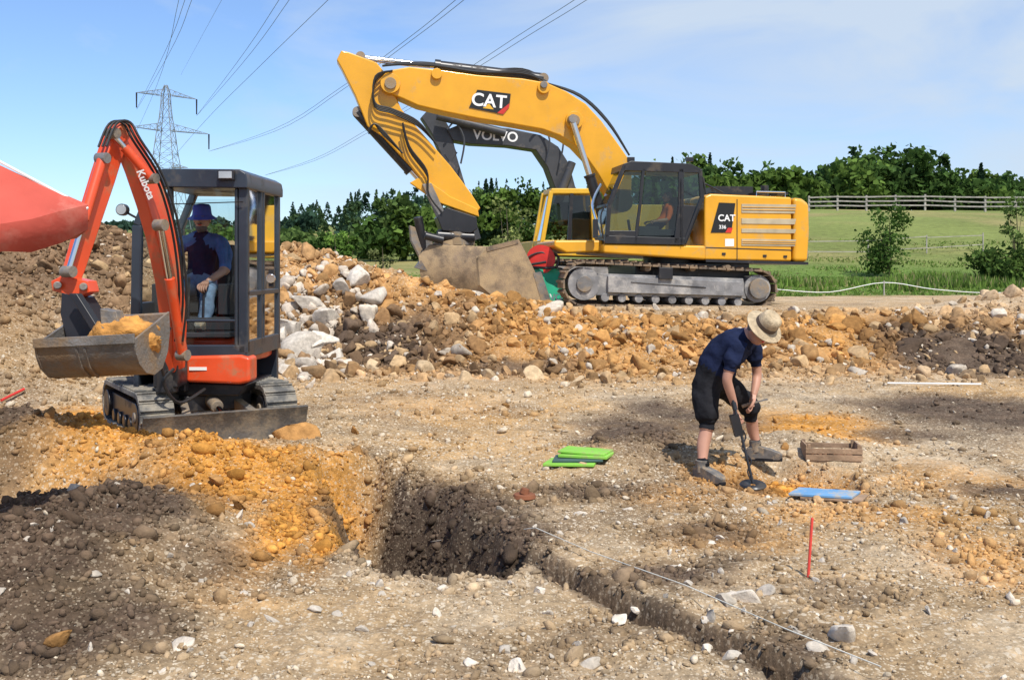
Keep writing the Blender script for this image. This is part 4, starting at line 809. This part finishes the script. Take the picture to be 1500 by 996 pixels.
def boot(b,ank,toe,zs):
    ank=V(ank);toe=V(toe); f=(toe-ank); f.z=0; f.normalize(); s=V((-f.y,f.x,0)); base=V((ank.x,ank.y,zs))
    T=lambda a,h:base+f*a+V((0,0,h))
    b.use('boot').sweep([T(-.085,.06),T(-.06,.06),T(.03,.065),T(.12,.055),T(.19,.042),T(.215,.035)],[.05,.085,.09,.105,.09,.05],[.07,.10,.11,.085,.06,.035],s)
    b.tube([T(0.0,.07),T(-.01,.13),T(-.01,.17)],[.052,.05,.052],12); b.use('blackcloth').sweep([T(-.09,.012),T(.0,.012),T(.12,.012),T(.22,.015)],[.07,.09,.11,.06],.028,s)
b=B(); p1=J['so2'][0]; boot(b,p1,p1+V((.5,-.65,0)),P(1030,703,8.2).z-.01); p2=J['sp2'][0]; boot(b,p2,p2+V((1,-.25,0)),P(1110,671,8.9).z-.015); b.done('boots',PM,.01)
D1=root('metal_detector',P(1103,712,8.1)); b=B().use('black'); a_=P(1076,596,8.13); c_=P(1103,708,8.0)
b.cyl(a_.lerp(c_,-.1),c_,.011); b.box(a_.lerp(c_,.24)+V((-.02,0,0)),(.07,.06,.17),Matrix.Rotation(-.25,3,'Y')); b.cyl(a_.lerp(c_,-.06),a_.lerp(c_,.04),.02)
b.tube([a_.lerp(c_,.3)+V((.02,-.01,0)),a_.lerp(c_,.4)+V((.03,0,0)),a_.lerp(c_,.55)+V((-.02,0,0)),a_.lerp(c_,.7)+V((.03,0,0)),a_.lerp(c_,.85)+V((-.02,0,0)),c_],.006,6)
b.lathe(c_-V((0,0,.01)),(0,-.15,1),[(.02,0),(.05,.012),(.095,.012),(.105,0),(.095,-.012),(.05,-.012),(.02,0)]); b.done('shaft_and_coil',D1)
b=B().use('steel'); q=P(1103,590,8.42); b.sweep([q,q+V((.12,.0,.03))],.03,.008,(0,1,0)); b.use('wood').cyl(q,q-V((.09,0,.03)),.014); b.done('trowel',PM)
OP=root('machine_operator',(KX,KY+.1,1.4)); f0=V((KX,KY,0)); Q=lambda x,y,z:f0+V((x,y,z))
J={'pel':(Q(.0,.2,1.50),.14),'wa':(Q(0,.2,1.62),.13),'ch':(Q(.01,.2,1.82),.15),'uc':(Q(.01,.18,1.95),.11),'nk':(Q(.02,.16,2.03),.055),'nk2':(Q(.03,.14,2.08),.052),
 'sl':(Q(-.18,.18,1.93),.075),'ul':(Q(-.25,.1,1.80),.062),'el':(Q(-.27,.04,1.66),.05),'wl':(Q(-.17,-.22,1.54),.03),
 'sr':(Q(.20,.18,1.93),.075),'ur':(Q(.27,.1,1.80),.062),'er':(Q(.28,.04,1.66),.05),'wr':(Q(.17,-.22,1.54),.03),
 'hl':(Q(-.1,.12,1.47),.09),'kl':(Q(-.19,-.2,1.49),.078),'cl':(Q(-.18,-.24,1.3),.066),'al':(Q(-.17,-.27,1.14),.06),
 'hr':(Q(.1,.12,1.47),.09),'kr':(Q(.19,-.2,1.49),.078),'cr':(Q(.18,-.24,1.3),.066),'ar':(Q(.17,-.27,1.14),.06)}
sh='shirtblue'; pt='bluecloth'
E=[('pel','wa',pt),('wa','ch','navy'),('ch','uc','navy'),('uc','nk',sh),('nk','nk2','skin'),('uc','sl',sh),('sl','ul',sh),('ul','el',sh),('el','wl','skin'),('uc','sr',sh),('sr','ur',sh),('ur','er',sh),('er','wr','skin'),('pel','hl',pt),('hl','kl',pt),('kl','cl',pt),('cl','al',pt),('pel','hr',pt),('hr','kr',pt),('kr','cr',pt),('cr','ar',pt)]
skinfig('body',J,E,OP,2)
b=B(); hc=Q(.03,.11,2.17); head(b,hc,V((0,-1,-.15)),UP,'hair',True); b.done('head',OP)
b=B().use('bluehat'); b.lathe(hc+V((0,0,.035)),(0,-.12,1),[(.145,-.035),(.142,-.03),(.10,.0),(.093,.02),(.086,.09),(.07,.11),(.03,.115),(0,.115)]); b.done('bucket_hat',OP,recalc=False,ang=60)
b=B(); hand(b,J['wl'][0],V((.0,-1,-.3)),V((-1,0,0)),V((0,-.2,-1))); hand(b,J['wr'][0],V((0,-1,-.3)),V((1,0,0)),V((0,-.2,-1))); b.done('hands',OP,.006)
b=B(); boot(b,J['al'][0],J['al'][0]+V((0,-1,0)),1.085); boot(b,J['ar'][0],J['ar'][0]+V((0,-1,0)),1.085); b.done('boots',OP,.01)
c=m(976,338,-.95); O2=root('machine_operator',c,TH); T=lambda u,w,z:c+U*u+N*w+V((0,0,z))
J={'pel':(T(0,0,.05),.15),'ch':(T(.05,0,.35),.16),'uc':(T(.05,0,.5),.12),'nk':(T(.04,0,.6),.06),'sl':(T(.05,-.2,.48),.08),'el':(T(-.05,-.28,.22),.055),'wl':(T(-.3,-.25,.2),.035),'sr':(T(.05,.2,.48),.08),'er':(T(-.05,.28,.22),.055),'wr':(T(-.3,.25,.2),.035),'kl':(T(-.42,-.14,.08),.08),'al':(T(-.45,-.14,-.3),.05),'kr':(T(-.42,.14,.08),.08),'ar':(T(-.45,.14,-.3),.05)}
E=[('pel','ch','hivis'),('ch','uc','hivis'),('uc','nk','skin'),('uc','sl','hivis'),('sl','el','hivis'),('el','wl','skin'),('uc','sr','hivis'),('sr','er','hivis'),('er','wr','skin'),('pel','kl','navy'),('kl','al','navy'),('pel','kr','navy'),('kr','ar','navy')]
skinfig('body',J,E,O2,2); b=B(); head(b,T(.02,0,.74),-U,UP); hand(b,J['wl'][0],-U,N,-UP); hand(b,J['wr'][0],-U,-N,-UP); b.done('head_and_hands',O2)
# ---------------- small things
def slab(b,c,ex,ey,t):
    ex=V(ex);ey=V(ey);c=V(c); b.prism([c-ex/2-ey/2,c+ex/2-ey/2,c+ex/2+ey/2,c-ex/2+ey/2],(0,0,t))
def gp_(px,py): x,y=G(px,py); return V((x,y,float(gh([x],[y])[0])))
r=root('foam_kneeling_mats',gp_(850,685)); c=gp_(838,688); b=B()
b.use('foamg'); slab(b,c+V((.0,0,.02)),(.42,-.03,.0),(.08,.26,0),.025); b.use('foamd'); slab(b,c+V((.06,.04,.047)),(.42,.0,.005),(.04,.26,0),.022); b.use('foamg'); slab(b,c+V((.13,.08,.072)),(.40,-.10,0),(.10,.26,0),.025); slab(b,c+V((.12,.1,.099)),(.38,-.12,-.01),(.10,.24,0),.02); b.done('mats',r,.006)
r=root('foam_kneeling_mat',gp_(1210,733)); c=gp_(1208,734); b=B().use('foamb'); slab(b,c+V((0,0,.03)),(.42,-.12,0),(.13,.20,0),.02); b.use('wood'); slab(b,c+V((.06,-.03,.01)),(.40,-.12,0),(.12,.20,0),.018); b.done('mat',r,.005)
r=root('wooden_crate',gp_(1217,668)); c=gp_(1217,672)+V((0,0,.01)); b=B().use('wood'); R=Matrix.Rotation(-.12,3,'Z'); X_=R@V((1,0,0)); Y_=R@V((0,1,0))
w,dp,h=.46,.30,.11; slab(b,c,X_*w,Y_*dp,.015)
for s_ in(-1,1):
    slab(b,c+Y_*s_*dp/2+V((0,0,.016)),X_*(w+.02),Y_*.014,h*.45); slab(b,c+Y_*s_*dp/2+V((0,0,.016+h*.55)),X_*(w+.02),Y_*.014,h*.4); slab(b,c+X_*s_*w/2+V((0,0,.016)),X_*.014,Y_*(dp-.02),h+.02)
    for s2 in (-1,1): b.box(c+X_*s_*(w/2-.02)+Y_*s2*(dp/2-.02)+V((0,0,.08)),(.025,.025,.15),R)
b.done('crate_body',r,.002)
o=rocks('finds',np.array([[c.x+random.uniform(-.18,.18),c.y+random.uniform(-.1,.1),c.z+.05] for _ in range(25)]),np.full(25,.035),np.ones((25,3))*np.array([.22,.12,.07]),2)
o.parent=r; o.matrix_parent_inverse=rmat(r).inverted()
r=root('marker_stake',gp_(1184,848)); c=gp_(1183,848); b=B().use('stakered'); b.cyl(c-V((0,0,.05)),c+V((.025,0,.32)),.008,n=8); b.done('stake',r)
r=root('rusty_iron_find',gp_(768,727)); c=gp_(768,728); b=B().use('rust'); b.cyl(c,c+V((0,0,.03)),.09,.08,n=10); b.cyl(c+V((0,0,.03)),c+V((.01,0,.07)),.04,.03,n=8); b.done('iron',r,.004)
r=root('survey_pole',gp_(1370,572)); b=B().use('white'); b.cyl(gp_(1300,571)+V((0,0,.04)),gp_(1437,573)+V((0,0,.04)),.012,n=8); b.done('pole',r)
r=root('string_line',gp_(700,745)); b=B().use('string'); q=[(620,722),(780,790),(860,822),(1000,884),(1150,950),(1290,1004)]
b.tube([gp_(*t)+V((0.02,.05,.06)) for t in q],.0028,5,False); b.use('steel').cyl(gp_(620,722)-V((0,0,.05)),gp_(620,722)+V((.02,.03,.08)),.006); b.done('string',r)
r=root('hand_tool',gp_(20,610)); b=B().use('red').cyl(gp_(2,612)+V((0,0,.03)),gp_(35,604)+V((0,0,.06)),.015); b.done('handle',r)
# parasol
apex=V((-3.55,5.05,2.79)); r=root('parasol',(apex.x,apex.y,0)); b=B().use('coral')
cn=[V((-2.07,5.0,2.0)),V((-3.6,3.6,1.72)),V((-5.1,5.1,1.85)),V((-3.6,6.5,2.2))]; k8=4; ns=16
for i in range(k8):
    a_,c_=cn[i],cn[(i+1)%k8]; grid=[]
    for t in range(ns+1):
        row=[]
        for s_ in range(ns+1):
            f_=t/ns; e=a_.lerp(c_,s_/ns); p=apex.lerp(e,f_); sn=math.sin(math.pi*s_/ns); p=p+V((0,0,-.09*f_*sn-.05*math.sin(math.pi*f_)+.022*f_*math.sin(s_*1.5+t*.5)*sn)); row.append(p)
        grid.append(row)
    e=[];mid=(a_+c_)/2-V((apex.x,apex.y,0)); mid.z=0; mid.normalize()
    for s_ in range(ns+1): e.append(grid[-1][s_]+mid*.015*math.sin(s_*2.1)*(0<s_<ns)+V((0,0,-.12-.04*abs(math.sin(s_/ns*math.pi*5)))))
    grid.append(e); vs=[p for rw in grid for p in rw]; nn=ns+1
    b.add(vs,[(t*nn+s_,t*nn+s_+1,(t+1)*nn+s_+1,(t+1)*nn+s_) for t in range(len(grid)-1) for s_ in range(ns)])
o=b.done('canopy',r,ang=30); so=o.modifiers.new('s','SOLIDIFY'); so.thickness=.004
b=B().use('white').cyl((apex.x,apex.y,0),apex,.022)
for q in cn: b.cyl(apex-V((0,0,.03)),q-V((0,0,.02)),.008,n=6)
b.done('pole_and_ribs',r)
# ---------------- world, sun, camera
EL=math.radians(56); AZ=math.radians(156)
Sd=V((math.sin(AZ)*math.cos(EL),math.cos(AZ)*math.cos(EL),math.sin(EL)))
w=bpy.data.worlds.new('World'); sc.world=w; w.use_nodes=True; n=w.node_tree.nodes; l=w.node_tree.links; bg=n['Background']
sky=n.new('ShaderNodeTexSky'); sky.sky_type='NISHITA'; sky.sun_disc=False; sky.sun_elevation=EL; sky.sun_rotation=AZ; sky.air_density=1.0; sky.dust_density=.5; sky.ozone_density=2.5
tn=n.new('ShaderNodeVectorMath'); tn.operation='MULTIPLY'; tn.inputs[1].default_value=(.95,1.10,1.34); l.new(sky.outputs[0],tn.inputs[0])
tc=n.new('ShaderNodeTexCoord'); mp=n.new('ShaderNodeMapping'); mp.inputs['Scale'].default_value=(1,1,3.4); mp.inputs['Rotation'].default_value=(0,.2,.3); l.new(tc.outputs['Generated'],mp.inputs[0])
no=n.new('ShaderNodeTexNoise'); no.inputs['Scale'].default_value=2.4; no.inputs['Detail'].default_value=8; no.inputs['Roughness'].default_value=.55; no.inputs['Distortion'].default_value=.6; l.new(mp.outputs[0],no.inputs['Vector'])
sp=n.new('ShaderNodeSeparateXYZ'); l.new(tc.outputs['Generated'],sp.inputs[0])
ad=n.new('ShaderNodeMath'); ad.operation='MULTIPLY_ADD'; l.new(sp.outputs[0],ad.inputs[0]); ad.inputs[1].default_value=.38; l.new(no.outputs['Fac'],ad.inputs[2])
mr=n.new('ShaderNodeMapRange'); mr.inputs[1].default_value=.38; mr.inputs[2].default_value=.70; mr.inputs[3].default_value=.04; mr.inputs[4].default_value=.9; l.new(ad.outputs[0],mr.inputs[0])
mx=n.new('ShaderNodeMix'); mx.data_type='RGBA'; l.new(mr.outputs[0],mx.inputs[0]); l.new(tn.outputs[0],mx.inputs[6]); mx.inputs[7].default_value=(4.7,5.5,6.5,1)
l.new(mx.outputs[2],bg.inputs[0]); bg.inputs[1].default_value=.135
sl=bpy.data.lights.new('sun','SUN'); sl.energy=5.0; sl.angle=math.radians(.5); sl.color=(1,.95,.87); so=bpy.data.objects.new('sun',sl); COL.objects.link(so); so.rotation_euler=Sd.to_track_quat('Z','Y').to_euler(); so.location=(20,-20,40)
cd=bpy.data.cameras.new('camera'); cd.sensor_width=36; cd.lens=36; cd.shift_y=-(498-HZ)/1500; cd.clip_start=.1; cd.clip_end=6000
co=bpy.data.objects.new('camera',cd); COL.objects.link(co); co.location=(0,0,EH); co.rotation_euler=(math.pi/2,0,0); sc.camera=co
sc.view_settings.view_transform='Standard'; sc.view_settings.look='None'; sc.view_settings.exposure=0
